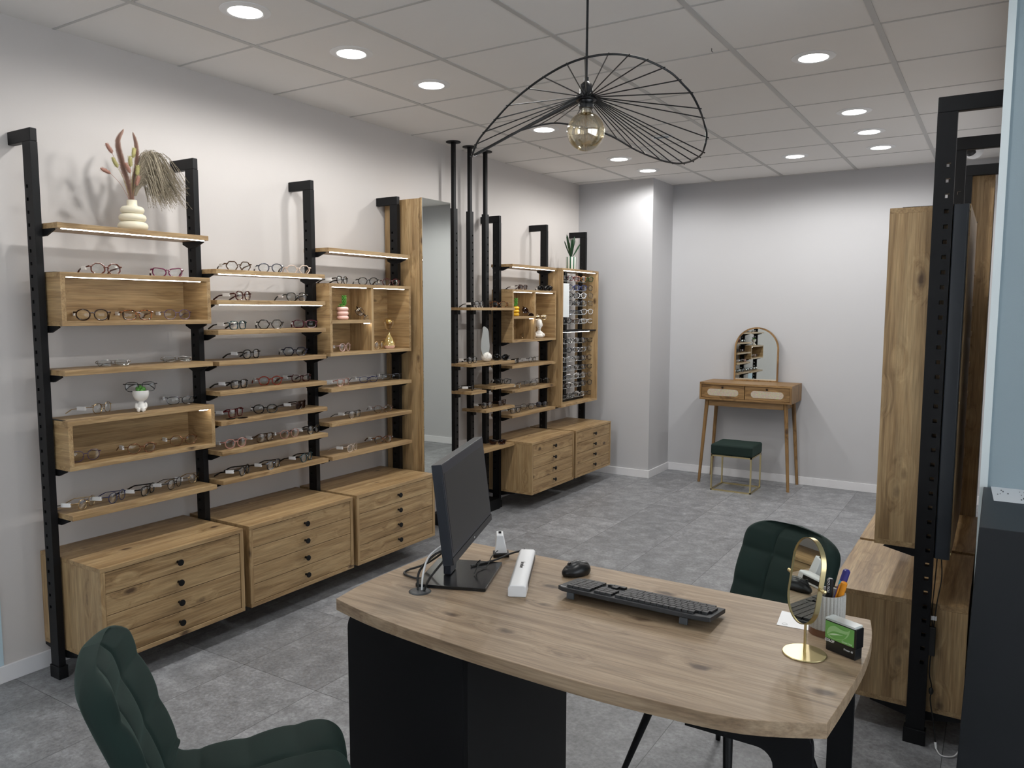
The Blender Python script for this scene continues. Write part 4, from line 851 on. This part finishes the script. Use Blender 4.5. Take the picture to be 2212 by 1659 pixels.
# local +x is the viewing direction of the screen, y runs along the width
T = Matrix.Translation((.018, -.022, .118)) @ Matrix.Rotation(R(-6.5), 4, 'Y')
SCR = mat('screen_glass', (.010, .0095, .009), .35); EDG = mat('screen_border', (.012, .013, .022), .35); BEZ = mat('monitor_shell', (.010, .013, .020), .4)
MB().box(-.018, .010, -.235, .235, 0, .276, T).build('bezel', BEZ, mn, bevel=.0015)
MB().box(.0102, .0112, -.233, .233, .022, .274, T).build('screen_border', EDG, mn)
MB().box(.0113, .0118, -.222, .222, .032, .250, T).build('screen', SCR, mn)
MB().box(.0105, .0125, -.234, .234, .001, .020, T).build('lower_bezel', BLACKP, mn)
MB().box(-.040, -.0182, -.17, .17, .055, .215, T).build('rear_housing', BEZ, mn, bevel=.004)
MB().box(-.065, -.042, -.032, .032, .012, .20).build('neck', BEZ, mn, bevel=.003)
MB().box(-.050, -.034, -.028, .028, .19, .22).build('hinge', BEZ, mn)
MB().prism(rounded(-.125, .085, -.12, .12, .006), 0, .010).build('foot', mat('glossy_black', (.010, .011, .013), .22), mn, bevel=.001)
MB().box(.0126, .0129, -.006, .006, .008, .012, T).build('brand_mark', CHROME, mn)
# cables at the monitor
def cord(name, pts, r, mt, lb):
    o = MB().tube(smoothpath(pts, 8), r, 8).build(name, mt, None, smooth=True); tag(o, lb, 'cable'); return o
cord('monitor_cable', [(2.072, 1.690, .752), (2.065, 1.705, .80), (2.075, 1.76, .835), (2.11, 1.81, .86), (2.105, 1.84, .885)], .0035, LD, 'black cable curving from the desk outlet to the monitor, left one')
cord('monitor_cable', [(2.092, 1.692, .752), (2.105, 1.705, .79), (2.12, 1.75, .83), (2.135, 1.78, .862), (2.118, 1.82, .875)], .0035, LD, 'black cable from the desk outlet to the monitor, right one')
cord('white_cable', [(2.083, 1.694, .752), (2.08, 1.705, .80), (2.07, 1.745, .835), (2.08, 1.80, .858), (2.095, 1.835, .868)], .0028, WHITE, 'white cable rising from the desk outlet')
cord('looped_cable', [(2.10, 1.82, .862), (2.05, 1.84, .82), (1.99, 1.83, .775), (1.945, 1.80, .756), (1.955, 1.77, .7545), (2.01, 1.76, .7545), (2.04, 1.79, .7545), (2.02, 1.85, .7545)], .0034, LD, 'black cable looping out over the left desk edge')
cord('scanner_cable', [(2.10, 1.915, .7640), (2.13, 2.0, .7640), (2.145, 2.075, .768), (2.165, 2.105, .772), (2.172, 2.118, .775)], .0032, LD, 'black cable running to the white bar scanner')
cord('usb_lead', [(2.15, 1.86, .7635), (2.155, 1.885, .80), (2.13, 1.90, .775), (2.145, 1.93, .7635), (2.14, 1.97, .785), (2.13, 2.02, .79)], .0016, LD, 'thin kinked black lead lying on the monitor foot')
# white docking stand
dc = thing('docking_stand', 'small white wedge stand with black base beside the monitor', 'dock', (2.10, 2.085, .7502), R(35))
MB().box(-.026, .026, -.022, .022, 0, .012).build('base', BLACKP, dc, bevel=.002)
mb = MB().box(-.020, .020, -.018, .018, .0125, .072)
for v in mb.b.verts:
    if v.co.z > .05: v.co.x = v.co.x*.55-.004; v.co.y *= .9; v.co.z += (.008 if v.co.y > 0 else 0)
mb.build('shell', WHITE, dc, bevel=.003)
MB().box(-.008, .001, -.002, .002, .0722, .082).build('slot', BLACKP, dc)
# white bar scanner
sc = thing('bar_scanner', 'long white portable document scanner lying on the desk', 'scanner', (2.266, 1.949, .7502), math.atan2(.312, -.152))
MB().prism([(-.026, .0), (.026, 0), (.026, .026), (.020, .034), (-.020, .034), (-.026, .029)], -.168, .168, Matrix(((0, 0, 1, 0), (1, 0, 0, 0), (0, 1, 0, 0), (0, 0, 0, 1)))).build('body', WHITE, sc, bevel=.003)
MB().box(-.11, .145, -.0268, -.024, .008, .024).build('feed_slot', BLACKP, sc)
text('brother', .018, BLACKP, sc, Matrix.Translation((.01, .002, .0345)) @ Matrix.Rotation(PI, 4, 'Z'))
# ------------------------------------------------------------ mouse
ms = thing('computer_mouse', 'black wireless mouse on the desk behind the keyboard', 'mouse', (2.392, 2.058, .7502), R(64))
m = MB().ell((0, 0, .012), (.050, .031, .029), 20)
for v in m.b.verts:
    if v.co.z < .002: v.co.z = .001
    if v.co.x < 0: v.co.z *= 1-.25*(-v.co.x/.052)
m.build('shell', BLACKP, ms, smooth=True)
MB().ell((.004, 0, .0185), (.044, .023, .0245), 20).build('top_cover', mat('grey_black_plastic', (.020, .021, .023), .35), ms, smooth=True)
MB().lathe([(0, -.003), (.006, -.003), (.006, .003), (0, .003)], 18, M=Matrix.Translation((-.026, 0, .036)) @ Matrix.Rotation(R(90), 4, 'X')).build('scroll_wheel', BLACKP, ms, smooth=True)
# ------------------------------------------------------------ keyboard (its back edge faces the camera)
kb = thing('keyboard', 'black full-size keyboard on its feet, back edge towards the camera', 'keyboard', (2.655, 1.916, .7502))
KM = mat('keyboard_body', (.016, .018, .021), .5); KK = mat('key_plastic', (.014, .015, .017), .42)
Tk = Matrix.Translation((0, 0, .0205)) @ Matrix.Rotation(R(-7.5), 4, 'X')
mb = MB().prism([(-.218, .066), (.220, .064), (.218, -.058), (.175, -.068), (-.200, -.068), (-.218, -.056)], -.004, .008, Tk)
mb.build('body', KM, kb, bevel=.002)
def keyrow(y, xs, d=.0155):
    m = MB()
    for a, b in xs:
        vv = MB; m.prism([(a+.0008, y-d/2), (b-.0008, y-d/2), (b-.0008, y+d/2), (a+.0008, y+d/2)], .008, .0145, Tk)
    return m
pit = .0178; idx = 0
def blocks(x0, ws):
    r = []; x = x0
    for w_ in ws: r.append((x, x+w_*pit)); x += w_*pit
    return r
ROWK = [(-.050, blocks(-.190, [1]*4)+blocks(-.108, [1]*3)+blocks(-.045, [.95]*13)), (-.030, blocks(-.190, [1]*4)+blocks(-.108, [1]*3)+blocks(-.045, [2]+[1]*13)[:14]), (-.012, blocks(-.190, [1]*4)+blocks(-.108, [1]*3)+blocks(-.045, [1.5]+[1]*12+[1.5])[:14]),
        (.006, blocks(-.190, [1]*4)+blocks(-.045, [2.2]+[1]*11+[1.8])[:13]), (.024, blocks(-.190, [1]*4)+[(-.090, -.072)]+blocks(-.045, [2.7]+[1]*10+[2.3])[:12]), (.042, blocks(-.190, [1, 1, 2])+blocks(-.108, [1]*3)+blocks(-.045, [1.4, 1.2, 1.2, 6, 1.3, 1.3, 1.4]))]
for y, xs in ROWK:
    xs = [(a, min(b, .210)) for a, b in xs if a < .2]
    for a, b in xs: keyrow(y, [(a, b)]).build('key', KK, kb)
for x in (-.175, .150):
    MB().box(-.011, .011, -.064, -.058, -.022, -.004, Tk @ Matrix.Translation((x, 0, 0))).build('foot', mat('slate_plastic', (.035, .042, .05), .45), kb, bevel=.001)
MB().box(-.208, -.192, -.060, -.057, .0081, .0084, Tk).build('brand_mark', WHITE, kb)
# ------------------------------------------------------------ table mirror
vm = thing('table_mirror', 'oval brass table mirror on a round foot near the right desk end', 'mirror', (3.100, 1.856, .7502))
MB().lathe([(0, 0), (.0485, 0), (.050, .0015), (.0485, .0035), (0, .0035)], 48).build('foot', GOLD, vm, smooth=True)
MB().cyl(.0032, .0035, .078, 16).build('stem', GOLD, vm, smooth=True)
nrm = Vector((-.748, -.664, .125)).normalized(); ux = Vector((-nrm.y, nrm.x, 0)).normalized()*-1; uz = nrm.cross(ux)*-1
if uz.z < 0: uz = -uz
Mm = Matrix(((ux.x, uz.x, nrm.x, -.004), (ux.y, uz.y, nrm.y, 0), (ux.z, uz.z, nrm.z, .1765), (0, 0, 0, 1)))
def stadium(w_, h_, n=20):
    r = w_; P = []
    for k in range(n+1): a = PI*k/n; P.append((r*math.cos(a), (h_-r)+r*math.sin(a)))
    for k in range(n+1): a = PI+PI*k/n; P.append((r*math.cos(a), -(h_-r)+r*math.sin(a)))
    return P
so = stadium(.0615, .1015); si = stadium(.0595, .0995)
mb = MB(); a = [[mb.b.verts.new(Mm @ Vector((p[0], p[1], zz))) for p in pp] for pp, zz in ((so, -.008), (so, .004), (si, .004), (si, -.008))]
n = len(so)
for q in range(4):
    for k in range(n): mb.b.faces.new((a[q][k], a[q][(k+1) % n], a[(q+1) % 4][(k+1) % n], a[(q+1) % 4][k]))
mb.build('hoop', GOLD, vm, smooth=True)
MB().prism(si, -.0065, .0015, Mm).build('mirror_glass', MIRROR, vm)
for s in (-1, 1): MB().lathe([(0, 0), (.003, 0), (.0045, .004), (.0032, .006), (.0052, .010), (.0035, .014), (.0045, .017), (0, .020)], 16, M=Mm @ Matrix.Translation((s*.0615, 0, -.002)) @ Matrix.Rotation(s*R(90), 4, 'Y')).build('pivot_knob', GOLD, vm, smooth=True)
# ------------------------------------------------------------ pen cup with pens
pc = thing('pen_cup', 'ribbed grey cup with a wooden base holding pens', 'cup', (3.119, 2.012, .7502))
CUPM = micro(mat('speckled_grey_ceramic', (.42, .41, .38), .7), 400, .25, .05)
n = 30; Pr = []
for k in range(n*6):
    a = 2*PI*k/(n*6); r = .0415+.0022*abs(math.sin(a*n/2))**.7; Pr.append((r*math.cos(a), r*math.sin(a)))
mb = MB(); lv = [[mb.b.verts.new((p[0]*s_, p[1]*s_, z)) for p in Pr] for z, s_ in ((.018, .97), (.021, 1), (.102, 1), (.105, .97))]
inn = [[mb.b.verts.new((.037*math.cos(2*PI*k/(n*6)), .037*math.sin(2*PI*k/(n*6)), z)) for k in range(n*6)] for z in (.104, .024)]
lv += inn
for q in range(len(lv)-1):
    for k in range(n*6): mb.b.faces.new((lv[q][k], lv[q][(k+1) % (n*6)], lv[q+1][(k+1) % (n*6)], lv[q+1][k]))
mb.b.faces.new(lv[-1]); mb.build('ribbed_wall', CUPM, pc, smooth=True)
MB().cyl(.041, 0, .018, 40).build('wooden_base', mat('brown_wood', (.13, .055, .025), .4), pc, smooth=True)
def pen(name, x, y, tx, ty, ln, r, mt, lb, cat='pen'):
    t = thing(name, lb, cat, (3.119+x, 2.012+y, .7505+.026)); d = Vector((tx, ty, ln)); q = d.to_track_quat('Z', 'Y').to_matrix().to_4x4()
    MB().lathe([(0, 0), (r*.4, .002), (r, .012), (r, d.length-.004), (r*.6, d.length), (0, d.length)], 14, M=q).build('barrel', mt, t, smooth=True); return t, q, d.length
PUR = mat('blue_purple_plastic', (.035, .03, .20), .35); ORG = mat('orange_plastic', (.72, .26, .01), .3)
t, q, l_ = pen('marker_pen', .002, -.014, .006, .002, .118, .0085, BLACKP, 'thick black marker with white lettering in the cup')
text('YOU DO.', .0085, WHITE, t, q @ Matrix(((0, 0, 1, .0087), (0, 1, 0, 0), (-1, 0, 0, .108), (0, 0, 0, 1))) if False else Matrix.Translation((.004, -.0088, .102)) @ Matrix(((0, -.88, .47, 0), (0, .47, .88, 0), (1, 0, 0, 0), (0, 0, 0, 1))) @ Matrix.Scale(1, 4))
t, q, l_ = pen('ballpoint_pen', .006, .0, .034, .026, .136, .0088, PUR, 'blue and purple flat-topped pen leaning out of the cup, tallest')
MB().lathe([(.0089, 0), (.0091, .001), (.0091, .012), (.0089, .013)], 14, M=q @ Matrix.Translation((0, 0, .098))).build('cyan_band', mat('cyan_plastic', (.05, .35, .5), .35), t, smooth=True)
t, q, l_ = pen('ballpoint_pen', .012, -.010, .026, .016, .110, .0082, ORG, 'orange pen leaning to the right in the cup')
MB().box(-.002, .002, .0082, .0105, .07, .105, q).build('clip', ORG, t)
pen('ballpoint_pen', -.02, .006, -.012, .01, .125, .0042, CHROME, 'thin silver pen at the left of the cup behind the brass mirror')
# ------------------------------------------------------------ stamp box
sb_ = thing('ink_stamp', 'black self-inking stamp with a green leaf front on the desk', 'stamp', (3.177, 1.905, .7502), math.atan2(-.031, .067))
GREENP = mat('green_card', (.16, .42, .10), .35); LG = mat('light_green_print', (.36, .62, .27), .4); WG = mat('white_green_print', (.62, .80, .55), .4)
sb_.scale = (1.04, 1, 1.2)
MB().box(-.037, .037, -.012, .014, 0, .022).build('foot_block', BLACKP, sb_, bevel=.0015)
MB().box(-.039, .039, -.014, .016, .022, .062).build('housing', mat('gloss_black_plastic', (.008, .008, .009), .2), sb_, bevel=.002)
MB().box(-.037, .034, -.0155, -.0142, .026, .060).build('front_card', GREENP, sb_)
MB().box(-.0385, .036, -.0160, .0150, .062, .0665).build('clear_top', mat('clear_plastic', (.75, .80, .78), .08, 0, Alpha=.6), sb_, bevel=.001)
def leafp(pts, z0, z1, mt, nm):
    M_ = Matrix(((1, 0, 0, 0), (0, 0, -1, -.0155), (0, 1, 0, .026), (0, 0, 0, 1))); MB().prism([tuple(p[:2]) for p in smoothpath([(a, b, 0) for a, b in pts], 6)], z0, z1, M_).build(nm, mt, sb_)
leafp([(-.033, .010), (-.028, .022), (-.014, .029), (.004, .026), (.018, .027), (.024, .031), (.020, .018), (.008, .008), (-.010, .003), (-.026, .004), (-.033, .010)], .0002, .0004, LG, 'leaf_print')
leafp([(-.030, .009), (-.018, .017), (-.004, .019), (.012, .020), (.018, .021), (.010, .010), (-.004, .005), (-.018, .004), (-.030, .009)], .0005, .0007, GREENP, 'leaf_print')
leafp([(-.029, .008), (-.018, .013), (-.006, .015), (.008, .016), (-.004, .0135), (-.016, .010), (-.029, .008)], .0008, .001, WG, 'leaf_print')
Mt = Matrix(((1, 0, 0, 0), (0, 0, -1, -.0162), (0, 1, 0, 0), (0, 0, 0, 1)))
text('COLOP', .0072, WHITE, sb_, Matrix.Translation((-.026, .0016, .0215)) @ Mt, bold=.0002)
text('Green Line', .0055, WG, sb_, Matrix.Translation((.018, -.0002, .030)) @ Mt)
text('Printer 40', .0055, WHITE, sb_, Matrix.Translation((.020, .0037, .0145)) @ Mt)
# business card
cd = thing('business_card', 'white card with a small wreath mark lying behind the brass mirror', 'card', (3.038, 2.044, .7503), R(-3))
MB().prism([(-.048, .050), (.03, .050), (.044, -.042), (-.032, -.052)], 0, .0006).build('card', WHITE, cd)
MB().lathe([(.0058, .0007), (.0066, .0007), (.0066, .0009), (.0058, .0009)], 24, c=(-.016, -.036, 0)).build('wreath_mark', mat('grey_ink', (.25, .25, .25), .7), cd)
# ------------------------------------------------------------ pendant
pd = thing('pendant_lamp', 'black wire pendant with wavy spoked shade and amber globe bulb', 'pendant lamp', (2.543, 1.792, 0))
RIM = [[2.343, 1.582, 1.928], [2.362, 1.566, 1.942], [2.386, 1.548, 1.955], [2.419, 1.53, 1.969], [2.454, 1.516, 1.986], [2.494, 1.506, 2.009], [2.538, 1.502, 2.032], [2.586, 1.505, 2.056], [2.636, 1.517, 2.078], [2.68, 1.536, 2.091], [2.721, 1.563, 2.097], [2.753, 1.592, 2.095], [2.781, 1.626, 2.088], [2.809, 1.676, 2.073], [2.823, 1.718, 2.055], [2.831, 1.755, 2.04], [2.832, 1.81, 2.015], [2.818, 1.885, 2.0], [2.823, 1.885, 1.977], [2.819, 1.885, 1.951], [2.788, 1.947, 1.943], [2.739, 2.005, 1.941], [2.696, 2.039, 1.946], [2.657, 2.059, 1.957], [2.628, 2.069, 1.968], [2.586, 2.079, 1.987], [2.546, 2.082, 2.008], [2.499, 2.079, 2.038], [2.461, 2.07, 2.058], [2.422, 2.055, 2.073], [2.385, 2.035, 2.082], [2.343, 2.002, 2.087], [2.312, 1.967, 2.079], [2.287, 1.928, 2.064], [2.267, 1.882, 2.043], [2.254, 1.821, 2.007], [2.255, 1.755, 1.975], [2.265, 1.71, 1.957]]

HB = Vector((2.543, 1.792, 0))
PBL = mat('pendant_black', (.007, .007, .008), .35)
rimP = [Vector(p)-HB for p in RIM]
rs = []
n = len(rimP)
for i in range(n):
    p0, p1, p2, p3 = rimP[i-1], rimP[i], rimP[(i+1) % n], rimP[(i+2) % n]
    for k in range(5):
        t_ = k/5; rs.append(.5*((2*p1)+(-p0+p2)*t_+(2*p0-5*p1+4*p2-p3)*t_*t_+(-p0+3*p1-3*p2+p3)*t_**3))
MB().tube(rs, .0025, 8, closed=True).build('rim', PBL, pd, smooth=True)
NS = 40
ang = [math.atan2(p.y, p.x) for p in rs]
for k in range(NS):
    a = -PI+2*PI*k/NS; j = min(range(len(rs)), key=lambda i: abs(math.atan2(math.sin(ang[i]-a), math.cos(ang[i]-a))))
    e = rs[j]; d = Vector((math.cos(a), math.sin(a), 0)); MB().tube([d*.021+Vector((0, 0, 2.081)), e+(e-d*.021-Vector((0, 0, 2.081))).normalized()*.006], .0015, 6).build('spoke', PBL, pd, smooth=True)
MB().lathe([(.014, 2.074), (.026, 2.076), (.026, 2.088), (.014, 2.088)], 28).build('hub_ring', PBL, pd, smooth=True)
MB().lathe([(0, 2.057), (.0175, 2.057), (.0185, 2.066), (.017, 2.070), (.0195, 2.075), (.0195, 2.090), (.0165, 2.092), (.0165, 2.104), (.014, 2.115), (.006, 2.122), (.006, 2.132), (0, 2.132)], 28).build('socket', PBL, pd, smooth=True)
MB().tube([(0, 0, 2.13), (.002, -.001, 2.35), (.0, .001, 2.6), (0, 0, H)], .0032, 8).build('cord', PBL, pd, smooth=True)
AMB = lensmat('amber_glass', (.95, .905, .80), 1, 2.2)
gp = [(.0125, 2.056), (.013, 2.043)]+[(.0475*math.sin(R(a)), 2.000-.0475*-math.cos(R(a))) for a in range(18, 181, 9)]; gp[-1] = (0, 1.9525)
gin = [(max(0, r-.0012) if r else 0, z+(.0012 if z < 2.0 else 0)) for r, z in gp[::-1]]
MB().lathe(gp+gin, 40).build('globe_bulb', AMB, pd, smooth=True)
FIL = mat('filament_support', (.35, .25, .12), .3, 1)
m = MB().cyl(.003, 2.012, 2.055, 10)
for k in range(8):
    a = 2*PI*k/8; m.tube([(.003*math.cos(a), .003*math.sin(a), 2.03), (.016*math.cos(a), .016*math.sin(a), 2.025), (.018*math.cos(a+.3), .018*math.sin(a+.3), 1.985)], .0005, 4)
m.build('filament', FIL, pd, smooth=True)
# ------------------------------------------------------------ velvet chairs
def chair(x, y, ang, label):
    """ang: direction the sitter faces"""
    t = thing('velvet_chair', label, 'chair', (x, y, 0), R(ang)-PI/2, 'green velvet chairs at the desk')
    prof = [(.205, .385), (.19, .424), (.11, .430), (0, .418), (-.10, .416), (-.165, .428), (-.21, .468), (-.243, .54), (-.272, .63), (-.302, .71), (-.328, .785), (-.340, .835)]
    P = smoothpath([(0, a, b) for a, b in prof], 8); NV = len(P)-1; NU = 60
    cum = [0]
    for i in range(NV): cum.append(cum[-1]+(P[i+1]-P[i]).length)
    tot = cum[-1]; mb = MB(); top = []; bot = []
    def halfw(f):
        w_ = .235-.055*math.exp(-((f-.55)/.10)**2)+-.046*min(1, max(0, (f-.55)/.15))
        if f > .88: w_ *= max(0, 1-((f-.88)/.12)**2.8)**(1/2.8)
        if f < .12: w_ *= max(0, 1-((.12-f)/.14)**2.8)**(1/2.8)
        return w_
    for i in range(NV+1):
        f = cum[i]/tot; tan = (P[min(i+1, NV)]-P[max(i-1, 0)]).normalized(); nr = Vector((0, -tan.z, tan.y));
        if nr.z < 0 and f < .5: nr = -nr
        if f >= .5 and nr.y < 0: nr = -nr
        ra, rb = [], []
        for j in range(NU+1):
            u = j/NU; xx = (u*2-1)*halfw(f)
            cup = .035*abs(u*2-1)**2.2*(1 if f > .55 else .25)
            bu = abs(math.sin(PI*3*u))**.55; bv = abs(math.sin(PI*(7*f)))**.55 if f < .98 else 0
            edge = min(1, (1-abs(u*2-1))*9)*min(1, f*16, (1-f)*16); edge = max(0, edge)**.5
            h = .024*edge+.016*(bu*bv)**.6*edge
            c = P[i]+Vector((xx, 0, 0))+nr*cup
            ra.append(mb.b.verts.new(c+nr*h)); rb.append(mb.b.verts.new(c-nr*.026*edge))
        top.append(ra); bot.append(rb)
    for i in range(NV):
        for j in range(NU):
            mb.b.faces.new((top[i][j], top[i][j+1], top[i+1][j+1], top[i+1][j])); mb.b.faces.new((bot[i][j+1], bot[i][j], bot[i+1][j], bot[i+1][j+1]))
    bmesh.ops.remove_doubles(mb.b, verts=mb.b.verts, dist=.0008)
    o = mb.build('quilted_shell', VELVET, t, smooth=70)
    s = o.modifiers.new('sub', 'SUBSURF'); s.levels = 1; s.render_levels = 1
    MB().box(-.15, .15, -.14, .14, .365, .385).build('seat_base', BLACK, t)
    for sx in (-1, 1):
        for sy in (-1, 1):
            MB().tube([(sx*.135, sy*.125, .38), (sx*.235, sy*.225, .0)], [.016, .009], 12).build('leg', BLACK, t, smooth=True)
    return t
chair(*(2.035, 1.135, 53), 'green quilted velvet chair in the left foreground, seen from the side')
chair(*(2.765, 2.37, -117), 'green quilted velvet chair behind the desk, its back facing the far room')
# ------------------------------------------------------------ vanity corner
vt = thing('vanity_table', 'small oak vanity table with two rattan drawers against the back wall', 'vanity table', (1.583, 6.97, 0))
VX, VY = .40, .19
V = RATTANOAK
MB().box(-VX, VX, -VY, .19, .893, .912).build('top', V['x'], vt, bevel=.001)
MB().box(-VX, VX, -VY, .19, .757, .773).build('bottom', V['x'], vt, bevel=.001)
for s in (-1, 1): MB().box(min(s*VX, s*(VX-.016)), max(s*VX, s*(VX-.016)), -VY, .19, .773, .893).build('side_panel', V['z'], vt)
MB().box(-VX+.016, VX-.016, .17, .188, .773, .893).build('back_panel', V['x'], vt)
RAT = mat('woven_rattan', (.5, .36, .17), .7); tc = N(RAT, 'ShaderNodeTexCoord'); wv = N(RAT, 'ShaderNodeTexChecker'); wv.inputs['Scale'].default_value = 260; wv.inputs[1].default_value = (.62, .46, .24, 1); wv.inputs[2].default_value = (.36, .27, .15, 1); L(RAT, tc.outputs['Object'], wv.inputs[0])
nz = N(RAT, 'ShaderNodeTexNoise'); nz.inputs['Scale'].default_value = 120; L(RAT, tc.outputs['Object'], nz.inputs[0]); mx = N(RAT, 'ShaderNodeMix', data_type='RGBA'); mx.inputs[0].default_value = .45; L(RAT, wv.outputs[0], mx.inputs[6]); L(RAT, nz.outputs['Color'], mx.inputs[7]); L(RAT, mx.outputs[2], RAT.node_tree.nodes['Principled BSDF'].inputs['Base Color'])
for s in (-1, 1):
    a, b_ = (-.382, -.003) if s < 0 else (.003, .382)
    d_ = MB().box(a, b_, -.183, .15, .776, .890).build('drawer', V['x'], vt, bevel=.001)
    c = (a+b_)/2; Mv = Matrix.Translation((c, -.1832, .826)) @ Matrix.Rotation(R(90), 4, 'X') @ Matrix.Rotation(R(90), 4, 'Z')
    MB().prism(stadium(.030, .138), -.0002, .0012, Mv).build('rattan_inlay', RAT, d_)
    MB().lathe([(0, 0), (.004, 0), (.004, .006), (.009, .010), (.009, .014), (0, .016)], 18, M=Matrix.Translation((c, -.183, .873)) @ Matrix.Rotation(R(90), 4, 'X')).build('knob', mat('dark_bronze', (.05, .03, .02), .35, .8), d_, smooth=True)
MB().box(-.325, .325, -.148, -.130, .70, .757).build('apron', V['x'], vt)
MB().box(-.325, .325, .13, .148, .70, .757).build('apron', V['x'], vt)
for s in (-1, 1): MB().box(s*.33-.008, s*.33+.008, -.13, .13, .70, .757).build('apron', V['x'], vt)
for sx in (-1, 1):
    for sy in (-1, 1): MB().tube([(sx*.343, sy*.142, .757), (sx*.392, sy*.175-.0, .0)], [.018, .0125], 16).build('leg', V['z'], vt, smooth=True)
am = thing('arched_mirror', 'oak-framed arched mirror standing on the vanity table', 'mirror', (1.590, 7.118, .9122))
def arch(w_, h_, n=28):
    return [(w_, 0), (w_, h_-w_)]+[(w_*math.cos(PI*k/n), h_-w_+w_*math.sin(PI*k/n)) for k in range(1, n)]+[(-w_, h_-w_), (-w_, 0)]
Ma = Matrix.Rotation(R(-.5), 4, 'X') @ Matrix.Rotation(R(90), 4, 'X'); ao, ai = arch(.197, .488), [(p[0], p[1]+.012) for p in arch(.184, .462)]
mb = MB(); a = [[mb.b.verts.new(Ma @ Vector((p[0], p[1], zz))) for p in pp] for pp, zz in ((ao, 0), (ao, .02), (ai, .02), (ai, 0))]; n = len(ao)
for q in range(4):
    for k in range(n): mb.b.faces.new((a[q][k], a[q][(k+1) % n], a[(q+1) % 4][(k+1) % n], a[(q+1) % 4][k]))
mb.build('frame', V['z'], am, smooth=30)
MB().prism(ai, .002, .012, Ma).build('mirror_glass', MIRROR, am)
st = thing('velvet_stool', 'square green velvet stool on a brass wire frame at the vanity', 'stool', (1.556, 6.69, 0))
o = MB().box(-.178, .178, -.165, .165, .312, .405).build('cushion', VELVET, st, bevel=.016, seg=4)
for sx in (-1, 1):
    for sy in (-1, 1): MB().box(sx*.168-.006, sx*.168+.006, sy*.152-.006, sy*.152+.006, 0, .3115).build('leg', GOLD, st)
for z in (0.0, .2995):
    fb = MB().box(-.174, .174, -.158, -.146, z, z+.012); fb.box(-.174, .174, .146, .158, z, z+.012); fb.box(-.174, -.162, -.146, .146, z, z+.012); fb.box(.162, .174, -.146, .146, z, z+.012)
    fb.build('frame_ring', GOLD, st)
